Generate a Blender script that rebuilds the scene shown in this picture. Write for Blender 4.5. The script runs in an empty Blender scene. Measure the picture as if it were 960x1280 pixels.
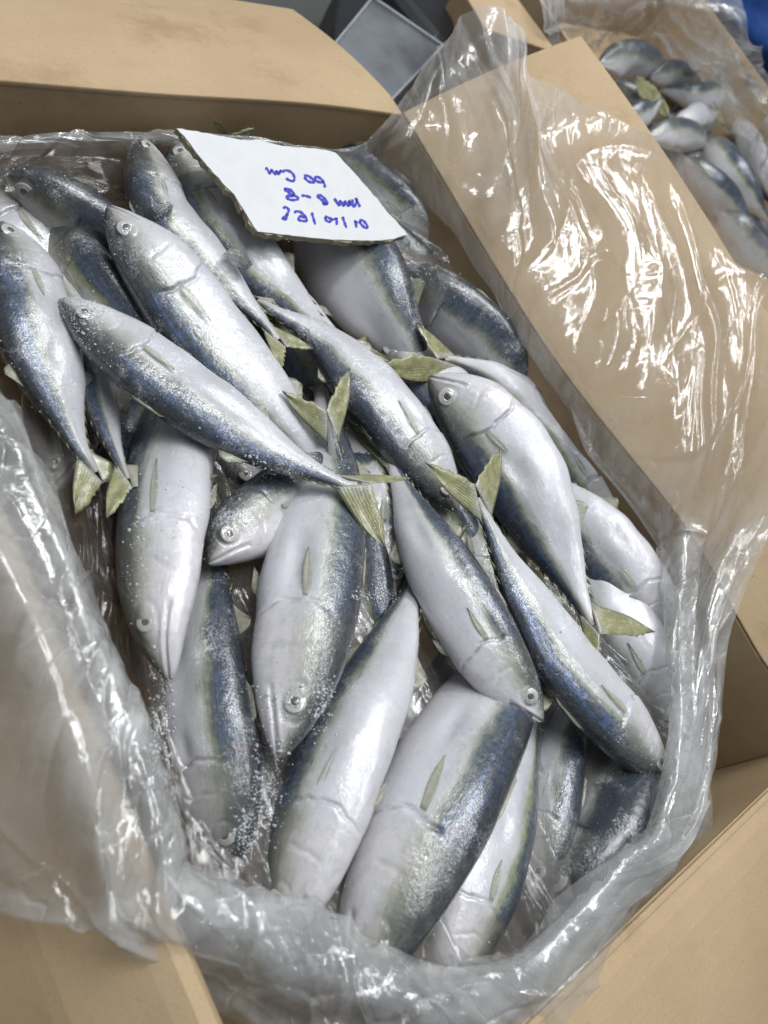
import bpy, math, random
import numpy as np
rng = np.random.default_rng(7)
random.seed(7)
sc = bpy.context.scene
COL = sc.collection

# ------------------------------------------------------------------ camera
F, CX, CY = 1051.0, 480.0, 640.0            # focal length and centre in photo pixels (960 x 1280)
CAM = np.array([0.0, 0.0, 0.40])            # metres above the rim of the carton
def _n(v): return v / np.linalg.norm(v)
_X = _n(np.array([1278.0, -425.0, F]))
_Y = np.array([-2309.0, -4343.0, F]); _Y = _n(_Y - _X * (_Y @ _X))
RW = np.stack([_X, _Y, np.cross(_X, _Y)])   # camera axes (right, down, forward) -> world
from mathutils import Matrix
cam_d = bpy.data.cameras.new('camera'); cam = bpy.data.objects.new('camera', cam_d); COL.objects.link(cam)
_r, _u, _b = RW @ np.array([1, 0, 0]), RW @ np.array([0, -1, 0]), RW @ np.array([0, 0, -1])
cam.matrix_world = Matrix([[_r[i], _u[i], _b[i], CAM[i]] for i in range(3)] + [[0, 0, 0, 1]])
cam_d.sensor_fit = 'VERTICAL'; cam_d.sensor_height = 36; cam_d.lens = F / 1280 * 36
cam_d.clip_start = 0.02; cam_d.clip_end = 100
cam_d.dof.use_dof = True; cam_d.dof.focus_distance = 0.56; cam_d.dof.aperture_fstop = 7.0
sc.camera = cam
VIEW = RW @ np.array([0, 0, 1.0])

# ------------------------------------------------------------------ light: the hall's ceiling tubes
w = bpy.data.worlds.new('World'); sc.world = w; w.use_nodes = True
w.node_tree.nodes['Background'].inputs[0].default_value = (0.80, 0.88, 1.0, 1)
w.node_tree.nodes['Background'].inputs[1].default_value = 0.245
def tube(loc, sx, sy, power, tgt=(0.4, 0.2, 0), col=(0.96, 0.98, 1.0)):
    l = bpy.data.lights.new('ceiling_tube', 'AREA'); l.shape = 'RECTANGLE'; l.size = sx; l.size_y = sy
    l.energy = power; l.color = col
    o = bpy.data.objects.new('ceiling_tube', l); COL.objects.link(o); o.location = loc
    from mathutils import Vector
    o.rotation_euler = (Vector(tgt) - Vector(loc)).to_track_quat('-Z', 'Y').to_euler()
    return o
tube((0.55, 0.75, 1.9), 1.5, 0.09, 17)
tube((0.95, 0.10, 1.9), 1.5, 0.09, 15)
tube((0.15, 0.35, 2.2), 1.5, 0.09, 16)
tube((1.6, 1.3, 2.2), 1.6, 0.12, 14, tgt=(0.6, 0.4, 0))
sc.view_settings.view_transform = 'Standard'; sc.view_settings.look = 'None'
sc.view_settings.exposure = 0.16; sc.view_settings.gamma = 1
sc.cycles.transparent_max_bounces = 14; sc.cycles.max_bounces = 6; sc.cycles.diffuse_bounces = 3; sc.cycles.glossy_bounces = 3; sc.cycles.transmission_bounces = 6
sc.cycles.use_denoising = True; sc.cycles.use_adaptive_sampling = True; sc.cycles.adaptive_threshold = 0.03
sc.cycles.caustics_reflective = False; sc.cycles.caustics_refractive = False

# ------------------------------------------------------------------ helpers
def ray(px, py): return RW @ np.array([px - CX, py - CY, F])
def at(px, py, z):
    d = ray(px, py); return CAM + d * ((z - CAM[2]) / d[2])
def at_axis(px, py, ax, val):
    d = ray(px, py); return CAM + d * ((val - CAM[ax]) / d[ax])
def proj(P):
    q = (np.asarray(P) - CAM) @ RW
    return q[..., :2] / q[..., 2:3] * F + np.array([CX, CY])
def empty(name, loc, label=None, cat=None, group=None, kind=None):
    o = bpy.data.objects.new(name, None); COL.objects.link(o); o.location = loc; o.empty_display_size = 0.02
    tag(o, label, cat, group, kind); return o
def tag(o, label=None, cat=None, group=None, kind=None):
    for k, v in (('label', label), ('category', cat), ('group', group), ('kind', kind)):
        if v: o[k] = v
    return o
def mesh(name, V, Fq, mat, parent=None, smooth=True, uv=None, attrs=None, org=None):
    """one mesh object; V world coordinates; Fq a list of faces or an (n,4) array; uv per vertex"""
    V = np.asarray(V, float)
    if parent is not None: o0 = np.array(parent['org']) if 'org' in parent else np.array(parent.location)
    else: o0 = np.asarray(org) if org is not None else V.mean(0)
    me = bpy.data.meshes.new(name)
    L = V - o0
    if isinstance(Fq, np.ndarray):
        k = Fq.shape[1]
        me.vertices.add(len(V)); me.vertices.foreach_set('co', L.astype(np.float32).ravel())
        me.loops.add(Fq.size); me.loops.foreach_set('vertex_index', Fq.astype(np.int32).ravel())
        me.polygons.add(len(Fq)); me.polygons.foreach_set('loop_start', np.arange(0, Fq.size, k, dtype=np.int32))
        me.update(calc_edges=True); me.validate()
    else:
        me.from_pydata(L.tolist(), [], [list(map(int, f)) for f in Fq]); me.update()
    if smooth: me.polygons.foreach_set('use_smooth', np.ones(len(me.polygons), bool))
    if uv is not None:
        lay = me.uv_layers.new(name='UVMap')
        vi = np.zeros(len(me.loops), np.int32); me.loops.foreach_get('vertex_index', vi)
        lay.data.foreach_set('uv', np.asarray(uv, np.float32)[vi].ravel())
    for k, v in (attrs or {}).items():
        a = me.attributes.new(k, 'FLOAT', 'POINT'); a.data.foreach_set('value', np.asarray(v, np.float32))
    if mat: me.materials.append(mat)
    o = bpy.data.objects.new(name, me); COL.objects.link(o)
    o['org'] = [float(x) for x in o0]
    if parent is not None: o.parent = parent
    else: o.location = o0
    return o
def grid_faces(n, m, wrap=False):
    i, j = np.meshgrid(np.arange(n - 1), np.arange(m if wrap else m - 1), indexing='ij')
    j2 = (j + 1) % m
    return np.stack([i * m + j, i * m + j2, (i + 1) * m + j2, (i + 1) * m + j], -1).reshape(-1, 4)
def catmull(P, n):
    P = np.asarray(P, float)
    if len(P) == 2: P = np.stack([P[0], P[0] * .67 + P[1] * .33, P[0] * .33 + P[1] * .67, P[1]])
    Q = np.vstack([2 * P[0] - P[1], P, 2 * P[-1] - P[-2]])
    d = np.linalg.norm(np.diff(P, axis=0), axis=1); K = np.concatenate([[0], np.cumsum(d)])
    out = []
    for s in np.linspace(0, K[-1], n):
        i = min(max(np.searchsorted(K, s) - 1, 0), len(P) - 2)
        t = (s - K[i]) / max(K[i + 1] - K[i], 1e-9)
        a, b, c, e = Q[i], Q[i + 1], Q[i + 2], Q[i + 3]
        out.append(.5 * (2 * b + (c - a) * t + (2 * a - 5 * b + 4 * c - e) * t * t + (3 * b - a - 3 * c + e) * t ** 3))
    return np.array(out)
def lin(c): return tuple(((x / 255) / 12.92 if x / 255 <= .04045 else ((x / 255 + .055) / 1.055) ** 2.4) for x in c)

# ------------------------------------------------------------------ material helpers
class NT:
    def __init__(s, name):
        s.m = bpy.data.materials.new(name); s.m.use_nodes = True; s.t = s.m.node_tree
        s.t.nodes.clear(); s.out = s.t.nodes.new('ShaderNodeOutputMaterial')
    def n(s, typ, ins=None, **props):
        nd = s.t.nodes.new(typ)
        for k, v in props.items(): setattr(nd, k, v)
        for k, v in (ins or {}).items():
            sock = nd.inputs[k]
            if hasattr(v, 'is_output') and v.is_output: s.t.links.new(v, sock)
            else:
                if sock.type == 'RGBA' and hasattr(v, '__len__') and len(v) == 3: v = (*v, 1)
                sock.default_value = v
        return nd
    def math(s, op, a, b=0.0, c=0.0, clamp=False):
        return s.n('ShaderNodeMath', {0: a, 1: b, 2: c}, operation=op, use_clamp=clamp).outputs[0]
    def mix(s, f, a, b, blend='MIX'):
        nd = s.n('ShaderNodeMix', {0: f, 6: a, 7: b}, data_type='RGBA', blend_type=blend); return nd.outputs[2]
    def noise(s, vec, scale, detail=3, rough=.55, dist=0.0):
        return s.n('ShaderNodeTexNoise', {'Vector': vec, 'Scale': scale, 'Detail': detail, 'Roughness': rough, 'Distortion': dist}).outputs[0]
    def smooth(s, x, a, b, lo=0.0, hi=1.0):
        return s.n('ShaderNodeMapRange', {0: x, 1: a, 2: b, 3: lo, 4: hi}, interpolation_type='SMOOTHSTEP').outputs[0]
    def ramp(s, f, stops):
        nd = s.n('ShaderNodeValToRGB', {0: f}); e = nd.color_ramp.elements
        while len(e) < len(stops): e.new(.5)
        for q, (p, c) in zip(e, stops): q.position = p; q.color = (*c, 1)
        return nd.outputs[0]
    def attr(s, name, obj=False):
        nd = s.n('ShaderNodeAttribute', attribute_name=name); nd.attribute_type = 'OBJECT' if obj else 'GEOMETRY'; return nd.outputs['Fac']
    def surf(s, sh): s.t.links.new(sh, s.out.inputs[0]); return s.m

def mat_fish():
    k = NT('fish_skin')
    uv = k.n('ShaderNodeUVMap').outputs[0]
    sp = k.n('ShaderNodeSeparateXYZ', {0: uv}); u, t = sp.outputs[0], sp.outputs[1]
    rnd = k.n('ShaderNodeObjectInfo').outputs['Random']
    seed = k.math('MULTIPLY', rnd, 40.0)
    vec = k.n('ShaderNodeCombineXYZ', {0: k.math('MULTIPLY', u, 4.0), 1: k.math('MULTIPLY', t, 1.2), 2: seed}).outputs[0]
    vecl = k.n('ShaderNodeCombineXYZ', {0: k.math('MULTIPLY', u, 4.0), 1: k.math('MULTIPLY', t, 5.0), 2: seed}).outputs[0]
    obj = k.n('ShaderNodeTexCoord').outputs['Object']
    dull_o = k.attr('dull', True)
    frost_o, blue_o, dark_o = k.attr('frost', True), k.attr('blue', True), k.attr('dark', True)
    n_low = k.noise(vec, 3.0, 4)
    n_str = k.noise(vecl, 5.0, 5, .65)
    tt = k.math('ADD', t, k.math('MULTIPLY', k.math('SUBTRACT', n_low, .5), .22))
    tt = k.math('ADD', tt, k.math('MULTIPLY', k.math('SUBTRACT', n_str, .5), .10))
    tt = k.math('ADD', tt, k.math('MULTIPLY', dark_o, .16))
    base = k.ramp(tt, [(0.0, (.565, .55, .575)), (.40, (.53, .53, .555)), (.55, (.475, .48, .485)), (.620, (.45, .455, .42)),
                       (.675, (.26, .27, .225)), (.735, (.085, .105, .105)), (.83, (.028, .040, .056)), (.96, (.012, .016, .022))])
    # steel blue shine in streaks on the back
    bl = k.math('MULTIPLY', k.smooth(tt, .70, .80), k.smooth(tt, .99, .87))
    bl = k.math('MULTIPLY', bl, k.smooth(n_str, .42, .66)); bl = k.math('MULTIPLY', bl, blue_o, clamp=True)
    base = k.mix(k.math('MULTIPLY', bl, .8), base, (.085, .165, .39))
    ol = k.math('MULTIPLY', k.smooth(tt, .58, .65), k.smooth(tt, .76, .69))
    base = k.mix(k.math('MULTIPLY', ol, k.smooth(k.n('ShaderNodeTexWhiteNoise', {'W': seed}, noise_dimensions='1D').outputs[0], .2, 1.0, 0, .55)), base, (.27, .28, .10))
    # rows of small dark blotches high on the flank
    vor = k.n('ShaderNodeTexVoronoi', {'Vector': vecl, 'Scale': 6.5, 'Randomness': .75}, feature='F1').outputs[0]
    sp_m = k.math('MULTIPLY', k.smooth(vor, .34, .16), k.math('MULTIPLY', k.smooth(tt, .62, .68), k.smooth(tt, .86, .78)))
    base = k.mix(k.math('MULTIPLY', sp_m, .45), base, (.03, .04, .045))
    # head: greyish olive skull, paler pinkish cheek
    head = k.smooth(u, .268, .235)
    hd = k.ramp(tt, [(0.0, (.64, .62, .63)), (.42, (.56, .54, .545)), (.56, (.40, .39, .34)), (.70, (.20, .20, .155)), (.82, (.07, .078, .065)), (.95, (.03, .034, .034))])
    hn = k.noise(vec, 9.0, 5, .65)
    hd = k.mix(k.smooth(hn, .45, .75, 0, .35), hd, (.24, .23, .17))
    base = k.mix(head, base, hd)
    snout = k.smooth(u, .03, .0)
    base = k.mix(k.math('MULTIPLY', snout, .5), base, (.12, .12, .09))
    # blotches, bruises and the fine silver mottling of the skin
    n_b = k.noise(vec, 7.0, 5, .7)
    base = k.mix(k.smooth(n_b, .56, .76, 0, .35), base, k.mix(t, (.47, .40, .42), (.11, .12, .12)))
    n_f = k.noise(obj, 700.0, 3, .6)
    n_m = k.noise(obj, 170.0, 4, .65)
    base = k.mix(k.math('MULTIPLY', k.smooth(n_f, .3, .75, 0, .28), k.smooth(tt, .35, .75, .25, 1.0)), base, (.20, .21, .23))
    light = k.math('MULTIPLY', k.smooth(n_m, .58, .72), .32)
    base = k.mix(k.math('MULTIPLY', light, k.smooth(tt, .80, .6, .12, 1.0)), base, (.55, .59, .63))
    n_d = k.noise(vec, 16.0, 6, .75)
    base = k.mix(k.math('MULTIPLY', k.smooth(n_d, .54, .70, 0, .55), k.smooth(tt, .42, .70)), base, (.07, .075, .072))
    base = k.mix(k.math('MULTIPLY', k.smooth(n_d, .42, .30, 0, .22), k.smooth(tt, .62, .8)), base, (.34, .35, .35))
    wv_ = k.n('ShaderNodeTexWave', {'Vector': k.n('ShaderNodeCombineXYZ', {0: k.math('MULTIPLY', u, 9.0), 1: k.math('MULTIPLY', t, 2.2), 2: seed}).outputs[0], 'Scale': 1.1, 'Distortion': 14.0, 'Detail': 4.0, 'Detail Scale': 1.4}).outputs[1]
    mk = k.math('MULTIPLY', k.smooth(wv_, .55, .85), k.math('MULTIPLY', k.smooth(tt, .66, .74), k.smooth(u, .2, .3)))
    base = k.mix(k.math('MULTIPLY', mk, .26), base, (.014, .018, .022))
    st_ = k.noise(vec, 5.0, 6, .75, 1.0)
    base = k.mix(k.math('MULTIPLY', k.smooth(st_, .56, .72, 0, .42), k.smooth(tt, .75, .5)), base, (.33, .30, .27))
    base = k.mix(k.math('MULTIPLY', k.smooth(k.noise(vec, 3.3, 4, .6, .8), .66, .76, 0, .38), k.smooth(tt, .8, .5)), base, (.30, .14, .13))
    # red at the gill now and then
    gill = k.math('MULTIPLY', k.smooth(k.math('ABSOLUTE', k.math('SUBTRACT', u, .270)), .012, .0), k.smooth(k.noise(vec, 4.0, 2), .54, .66))
    base = k.mix(k.math('MULTIPLY', gill, .4), base, (.24, .05, .05))
    # silver patches, faint vertical bars and grey smudges on the belly
    n_v = k.noise(k.n('ShaderNodeCombineXYZ', {0: k.math('MULTIPLY', u, 30.0), 1: k.math('MULTIPLY', t, 2.0), 2: seed}).outputs[0], 2.2, 4, .6)
    bel = k.smooth(tt, .70, .50)
    base = k.mix(k.math('MULTIPLY', k.smooth(n_v, .45, .75, 0, .30), bel), base, (.40, .41, .44))
    n_s = k.noise(obj, 75.0, 5, .7)
    base = k.mix(k.math('MULTIPLY', k.smooth(n_s, .50, .72, 0, .38), bel), base, (.36, .365, .39))
    base = k.mix(k.math('MULTIPLY', k.smooth(n_s, .44, .30, 0, .5), bel), base, (.62, .62, .64))
    base = k.mix(k.smooth(u, .90, .985, 0, .8), base, k.mix(k.smooth(t, .5, .9), (.40, .375, .32), (.16, .16, .11)))
    base = k.mix(k.math('MULTIPLY', dull_o, k.smooth(n_low, .25, .75, .5, 1.0)), base, k.mix(k.smooth(tt, .58, .74), (.33, .33, .345), (.03, .036, .042)))
    # frost grains
    fr_n = k.noise(obj, 420.0, 4, .7); fr_p = k.noise(obj, 38.0, 4, .6)
    thr = k.math('ADD', fr_n, k.math('MULTIPLY', k.math('SUBTRACT', fr_p, .5), .9))
    thr = k.math('ADD', thr, k.math('MULTIPLY', frost_o, .22))
    fr = k.math('ADD', k.math('MULTIPLY', k.smooth(thr, .74, .86), .34), k.math('MULTIPLY', k.smooth(k.math('ADD', fr_p, k.math('MULTIPLY', frost_o, .16)), .55, .78), k.math('MULTIPLY', k.smooth(n_f, .35, .65), .34)))
    fr = k.math('MINIMUM', fr, .85)
    base = k.mix(fr, base, (.74, .76, .79))
    lay = k.n('ShaderNodeLayerWeight', {'Blend': .35}).outputs['Facing']
    rough = k.math('ADD', k.math('MULTIPLY', fr, .35), k.math('ADD', k.smooth(tt, .55, .75, .38, .24), k.math('MULTIPLY', n_m, .22)))
    # scales + skin relief
    sv = k.n('ShaderNodeCombineXYZ', {0: k.math('MULTIPLY', u, 120.0), 1: k.math('MULTIPLY', t, 44.0), 2: 0.0}).outputs[0]
    sc_v = k.n('ShaderNodeTexVoronoi', {'Vector': sv, 'Scale': 1.0, 'Randomness': .55}).outputs[0]
    hgt = k.math('ADD', k.math('MULTIPLY', sc_v, .25), k.math('MULTIPLY', n_m, .9))
    hgt = k.math('ADD', hgt, k.math('MULTIPLY', n_f, .08))
    hgt = k.math('ADD', hgt, k.math('MULTIPLY', n_str, .8))
    hgt = k.math('ADD', hgt, k.math('MULTIPLY', fr, .8))
    bump = k.n('ShaderNodeBump', {'Height': hgt, 'Strength': k.smooth(tt, .40, .72, .14, .36), 'Distance': .0011}).outputs[0]
    bump2 = k.n('ShaderNodeBump', {'Height': k.math('ADD', n_m, k.math('MULTIPLY', fr_p, 1.5)), 'Strength': .36, 'Distance': .0018}).outputs[0]
    b = k.n('ShaderNodeBsdfPrincipled', {'Base Color': base, 'Roughness': rough, 'Metallic': k.smooth(tt, .9, .3, .15, .08),
        'Specular IOR Level': .4, 'Coat Weight': k.math('MULTIPLY', k.math('SUBTRACT', 1.0, fr), .9), 'Coat Roughness': .085,
        'Normal': bump, 'Coat Normal': bump2})
    return k.surf(b.outputs[0])
def mat_fin():
    k = NT('fin_membrane')
    uv = k.n('ShaderNodeUVMap').outputs[0]
    sp = k.n('ShaderNodeSeparateXYZ', {0: uv}); s, v = sp.outputs[0], sp.outputs[1]
    obj = k.n('ShaderNodeTexCoord').outputs['Object']
    yel = k.attr('yellow', True)
    rays = k.math('SINE', k.math('MULTIPLY', k.math('ADD', v, k.math('MULTIPLY', k.noise(obj, 50.0, 2), .07)), 58.0))
    n = k.noise(obj, 140.0, 4, .65)
    base = k.mix(yel, (.48, .47, .42), (.27, .265, .125))
    base = k.mix(k.smooth(n, .35, .70, 0, .6), base, k.mix(yel, (.42, .41, .33), (.15, .155, .07)))
    base = k.mix(k.math('MULTIPLY', k.math('MULTIPLY', k.smooth(s, .72, 1.0), .8), yel), base, (.07, .075, .06))
    base = k.mix(k.math('MULTIPLY', k.math('MULTIPLY', k.smooth(v, .12, .0), .6), yel), base, (.07, .075, .06))
    base = k.mix(k.smooth(s, .22, .0, 0, .75), base, (.36, .35, .32))
    base = k.mix(k.smooth(k.noise(obj, 420.0, 3, .7), .58, .72, 0, .6), base, (.70, .71, .68))
    base = k.mix(k.smooth(rays, .3, 1.0, 0, .07), base, (.50, .49, .36))
    bump = k.n('ShaderNodeBump', {'Height': k.math('ADD', k.math('MULTIPLY', rays, .5), n), 'Strength': .22, 'Distance': .0006}).outputs[0]
    b = k.n('ShaderNodeBsdfPrincipled', {'Base Color': base, 'Roughness': .38, 'Coat Weight': .5, 'Coat Roughness': .15, 'Normal': bump})
    tr_ = k.n('ShaderNodeBsdfTransparent', {'Color': (.95, .95, .9)}).outputs[0]
    op = k.math('ADD', k.math('MULTIPLY', k.math('SUBTRACT', 1.0, yel), .58), k.math('MULTIPLY', k.smooth(n, .35, .7), .22), clamp=True)
    return k.surf(k.n('ShaderNodeMixShader', {0: op, 1: b.outputs[0], 2: tr_}).outputs[0])
def mat_plain(name, col, rough=.5, var=.25, scale=90.0, bump=.3, coat=0.0, metallic=0.0, alpha=None):
    k = NT(name); obj = k.n('ShaderNodeTexCoord').outputs['Object']
    n = k.noise(obj, scale, 5, .65)
    base = k.mix(k.smooth(n, .3, .75, 0, var), col, tuple(c * .35 for c in col))
    bp = k.n('ShaderNodeBump', {'Height': n, 'Strength': bump, 'Distance': .001}).outputs[0]
    b = k.n('ShaderNodeBsdfPrincipled', {'Base Color': base, 'Roughness': rough, 'Coat Weight': coat, 'Coat Roughness': .08, 'Metallic': metallic, 'Normal': bp})
    return k.surf(b.outputs[0])
def mat_card():
    k = NT('cardboard'); obj = k.n('ShaderNodeTexCoord').outputs['Object']
    n1 = k.noise(obj, 9.0, 4); n2 = k.noise(obj, 900.0, 3, .7)
    st = k.n('ShaderNodeMapping', {'Vector': obj, 'Scale': (1, 14, 14)}).outputs[0]
    fib = k.noise(st, 60.0, 4, .6)
    base = k.mix(k.smooth(n1, .3, .7), (.385, .278, .163), (.44, .327, .198))
    base = k.mix(k.smooth(n2, .35, .7, 0, .30), base, (.25, .165, .08))
    base = k.mix(k.smooth(fib, .5, .8, 0, .22), base, (.52, .39, .24))
    base = k.mix(k.smooth(k.noise(obj, 240.0, 2, .5), .70, .76, 0, .35), base, (.20, .13, .06))
    base = k.mix(k.smooth(k.noise(obj, 11.0, 6, .72), .53, .70, 0, .45), base, (.24, .160, .088))
    wv = k.n('ShaderNodeTexWave', {'Vector': obj, 'Scale': 48.0, 'Distortion': .5, 'Detail': 1.0}, bands_direction='X').outputs[1]
    h = k.math('ADD', k.math('MULTIPLY', n2, .35), k.math('ADD', k.math('MULTIPLY', wv, .06), k.math('MULTIPLY', n1, 3.0)))
    bp = k.n('ShaderNodeBump', {'Height': h, 'Strength': .35, 'Distance': .001}).outputs[0]
    b = k.n('ShaderNodeBsdfPrincipled', {'Base Color': base, 'Roughness': .72, 'Specular IOR Level': .3, 'Normal': bp})
    return k.surf(b.outputs[0])
def mat_film():
    k = NT('polythene_film'); obj = k.n('ShaderNodeTexCoord').outputs['Object']
    hz = k.attr('haze'); dirt_shade = k.attr('dirt_shade'); fa, fb = k.attr('along'), k.attr('across')
    flat = k.n('ShaderNodeCombineXYZ', {0: fa, 1: fb, 2: 0.0}).outputs[0]
    wn = k.n('ShaderNodeTexNoise', {'Vector': flat, 'Scale': 22.0, 'Detail': 3.0}).outputs[1]
    warp = k.n('ShaderNodeVectorMath', {0: wn, 1: (-.5, -.5, -.5)}, operation='ADD').outputs[0]
    warp = k.n('ShaderNodeVectorMath', {0: warp, 3: .045}, operation='SCALE').outputs[0]
    def cells(scale, sx, sy, feature, wv=warp, off=0.0):
        v = k.n('ShaderNodeVectorMath', {0: flat, 1: wv}, operation='ADD').outputs[0]
        v = k.n('ShaderNodeMapping', {'Vector': v, 'Location': (off, off * 2, 0), 'Scale': (sx, sy, 1)}).outputs[0]
        return k.n('ShaderNodeTexVoronoi', {'Vector': v, 'Scale': scale, 'Randomness': 1.0}, feature=feature, voronoi_dimensions='2D')
    n = k.noise(obj, 28.0, 5, .65, .6); n2 = k.noise(obj, 150.0, 4, .7, 1.2); n3 = k.noise(obj, 16.0, 3, .5)
    strk = k.noise(k.n('ShaderNodeMapping', {'Vector': flat, 'Scale': (6, 60, 1)}).outputs[0], 1.2, 2, .5, .5)
    strk2 = k.noise(k.n('ShaderNodeMapping', {'Vector': flat, 'Scale': (60, 7, 1)}).outputs[0], 1.2, 2, .5, .5)
    # crease lines of two sizes; only some of every net is there
    e1 = k.smooth(cells(20.0, 1.0, .55, 'DISTANCE_TO_EDGE').outputs[0], .030, .0)
    e2 = k.smooth(cells(62.0, .6, 1.0, 'DISTANCE_TO_EDGE', off=.37).outputs[0], .055, .0)
    m1 = k.smooth(k.noise(flat, 26.0, 2), .48, .62); m2 = k.smooth(k.noise(flat, 34.0, 3), .52, .66)
    line = k.math('ADD', k.math('MULTIPLY', e1, m1), k.math('MULTIPLY', e2, k.math('MULTIPLY', m2, .05)), clamp=True)
    lay = k.n('ShaderNodeLayerWeight', {'Blend': .30}).outputs['Facing']
    tex = k.math('ADD', k.math('MULTIPLY', strk, .30), k.math('ADD', k.math('MULTIPLY', strk2, .35), k.math('MULTIPLY', n, .35)))
    haze = k.math('MULTIPLY', hz, k.smooth(tex, .36, .62, .42, 1.30))
    haze = k.math('ADD', haze, k.math('MULTIPLY', k.math('POWER', lay, 3.0), .20))
    haze = k.math('ADD', haze, k.math('MULTIPLY', line, k.math('ADD', .10, k.math('MULTIPLY', hz, .30))))
    haze = k.math('MINIMUM', haze, .86)
    hgt = k.math('ADD', k.math('MULTIPLY', n2, .10), k.math('MULTIPLY', k.noise(obj, 38.0, 2, .45, 1.5), .8))
    hgt = k.math('ADD', hgt, k.math('MULTIPLY', line, .9))
    hgt = k.math('ADD', hgt, k.math('MULTIPLY', strk, .16))
    bp = k.n('ShaderNodeBump', {'Height': hgt, 'Strength': .45, 'Distance': .0022}).outputs[0]
    # flat little facets between the creases, each tilted its own way
    c1 = cells(34.0, 1.0, .6, 'F1').outputs[1]; c2 = cells(95.0, .7, 1.0, 'F1', off=.7).outputs[1]
    t1 = k.n('ShaderNodeVectorMath', {0: k.n('ShaderNodeVectorMath', {0: c1, 1: (-.5, -.5, -.5)}, operation='ADD').outputs[0], 3: .16}, operation='SCALE').outputs[0]
    t2 = k.n('ShaderNodeVectorMath', {0: k.n('ShaderNodeVectorMath', {0: c2, 1: (-.5, -.5, -.5)}, operation='ADD').outputs[0], 3: .07}, operation='SCALE').outputs[0]
    nn = k.n('ShaderNodeVectorMath', {0: k.n('ShaderNodeVectorMath', {0: t1, 1: t2}, operation='ADD').outputs[0], 1: bp}, operation='ADD').outputs[0]
    nn = k.n('ShaderNodeVectorMath', {0: nn}, operation='NORMALIZE').outputs[0]
    colr = k.mix(k.math('MULTIPLY', dirt_shade, k.smooth(n, .25, .52)), (.83, .84, .83), (.19, .135, .10))  # brown liner dirt, its colour also darkened to paint shade into the gaps
    d = k.n('ShaderNodeBsdfDiffuse', {'Color': colr, 'Normal': bp}).outputs[0]
    tr = k.n('ShaderNodeBsdfTranslucent', {'Color': colr, 'Normal': bp}).outputs[0]
    milky = k.n('ShaderNodeMixShader', {0: .42, 1: d, 2: tr}).outputs[0]
    clear = k.n('ShaderNodeBsdfTransparent', {'Color': (.955, .96, .96)}).outputs[0]
    a = k.n('ShaderNodeMixShader', {0: haze, 1: clear, 2: milky}).outputs[0]
    gl = k.n('ShaderNodeBsdfGlossy', {'Color': (1, 1, 1), 'Roughness': .13, 'Normal': nn}).outputs[0]
    geo = k.n('ShaderNodeNewGeometry')
    cs = k.n('ShaderNodeVectorMath', {0: nn, 1: geo.outputs['Incoming']}, operation='DOT_PRODUCT').outputs['Value']
    om = k.math('SUBTRACT', 1.0, k.math('ABSOLUTE', cs), clamp=True)
    fr = k.math('MULTIPLY', k.math('ADD', .065, k.math('MULTIPLY', k.math('POWER', om, 4.5), .65)), k.math('SUBTRACT', 1.0, k.math('MULTIPLY', dirt_shade, .75)), clamp=True)
    return k.surf(k.n('ShaderNodeMixShader', {0: fr, 1: a, 2: gl}).outputs[0])
def mat_ice():
    k = NT('ice'); obj = k.n('ShaderNodeTexCoord').outputs['Object']
    n = k.noise(obj, 220.0, 4, .6)
    bp = k.n('ShaderNodeBump', {'Height': n, 'Strength': .3, 'Distance': .001}).outputs[0]
    g = k.n('ShaderNodeBsdfPrincipled', {'Base Color': (.93, .95, .97), 'Roughness': .12, 'IOR': 1.31, 'Transmission Weight': 1.0, 'Normal': bp}).outputs[0]
    t = k.n('ShaderNodeBsdfTransparent', {'Color': (.95, .96, .97)}).outputs[0]
    return k.surf(k.n('ShaderNodeMixShader', {0: .55, 1: t, 2: g}).outputs[0])
def mat_frost():
    k = NT('frost'); 
    b = k.n('ShaderNodeBsdfPrincipled', {'Base Color': (.74, .765, .79), 'Roughness': .35, 'Specular IOR Level': .6})
    t = k.n('ShaderNodeBsdfTransparent', {'Color': (.95, .96, .97)}).outputs[0]
    return k.surf(k.n('ShaderNodeMixShader', {0: .62, 1: t, 2: b.outputs[0]}).outputs[0])
M_FISH, M_FIN, M_CARD, M_FILM, M_ICE, M_FROST = mat_fish(), mat_fin(), mat_card(), mat_film(), mat_ice(), mat_frost()
M_EYE = mat_plain('eye', (.45, .44, .415), .18, .35, 260, .15, .8)
M_PUPIL = mat_plain('pupil', (.055, .058, .065), .14, .2, 200, .1, .9)
M_CLOUDY = mat_plain('clouded_pupil', (.105, .105, .105), .2, .3, 300, .1, .7)
M_IRIS = mat_plain('iris', (.56, .53, .42), .22, .45, 500, .2, .8, .3)
M_WHITE = mat_plain('white_card', (.565, .57, .57), .6, .10, 60, .3)
M_RAW = mat_plain('torn_card', (.30, .26, .17), .85, .6, 300, .8)
M_INK = mat_plain('blue_ink', (.035, .035, .42), .5, .5, 900, .05)

# ------------------------------------------------------------------ floor
fl = mesh('floor', [(-6, -6, -.24), (8, -6, -.24), (8, 9, -.24), (-6, 9, -.24)], [(0, 1, 2, 3)], mat_plain('wet_concrete', (.085, .088, .08), .35, .5, 6, .3), smooth=False)
tag(fl, 'dark damp grey concrete floor behind the cartons', None, None, 'structure')

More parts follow.
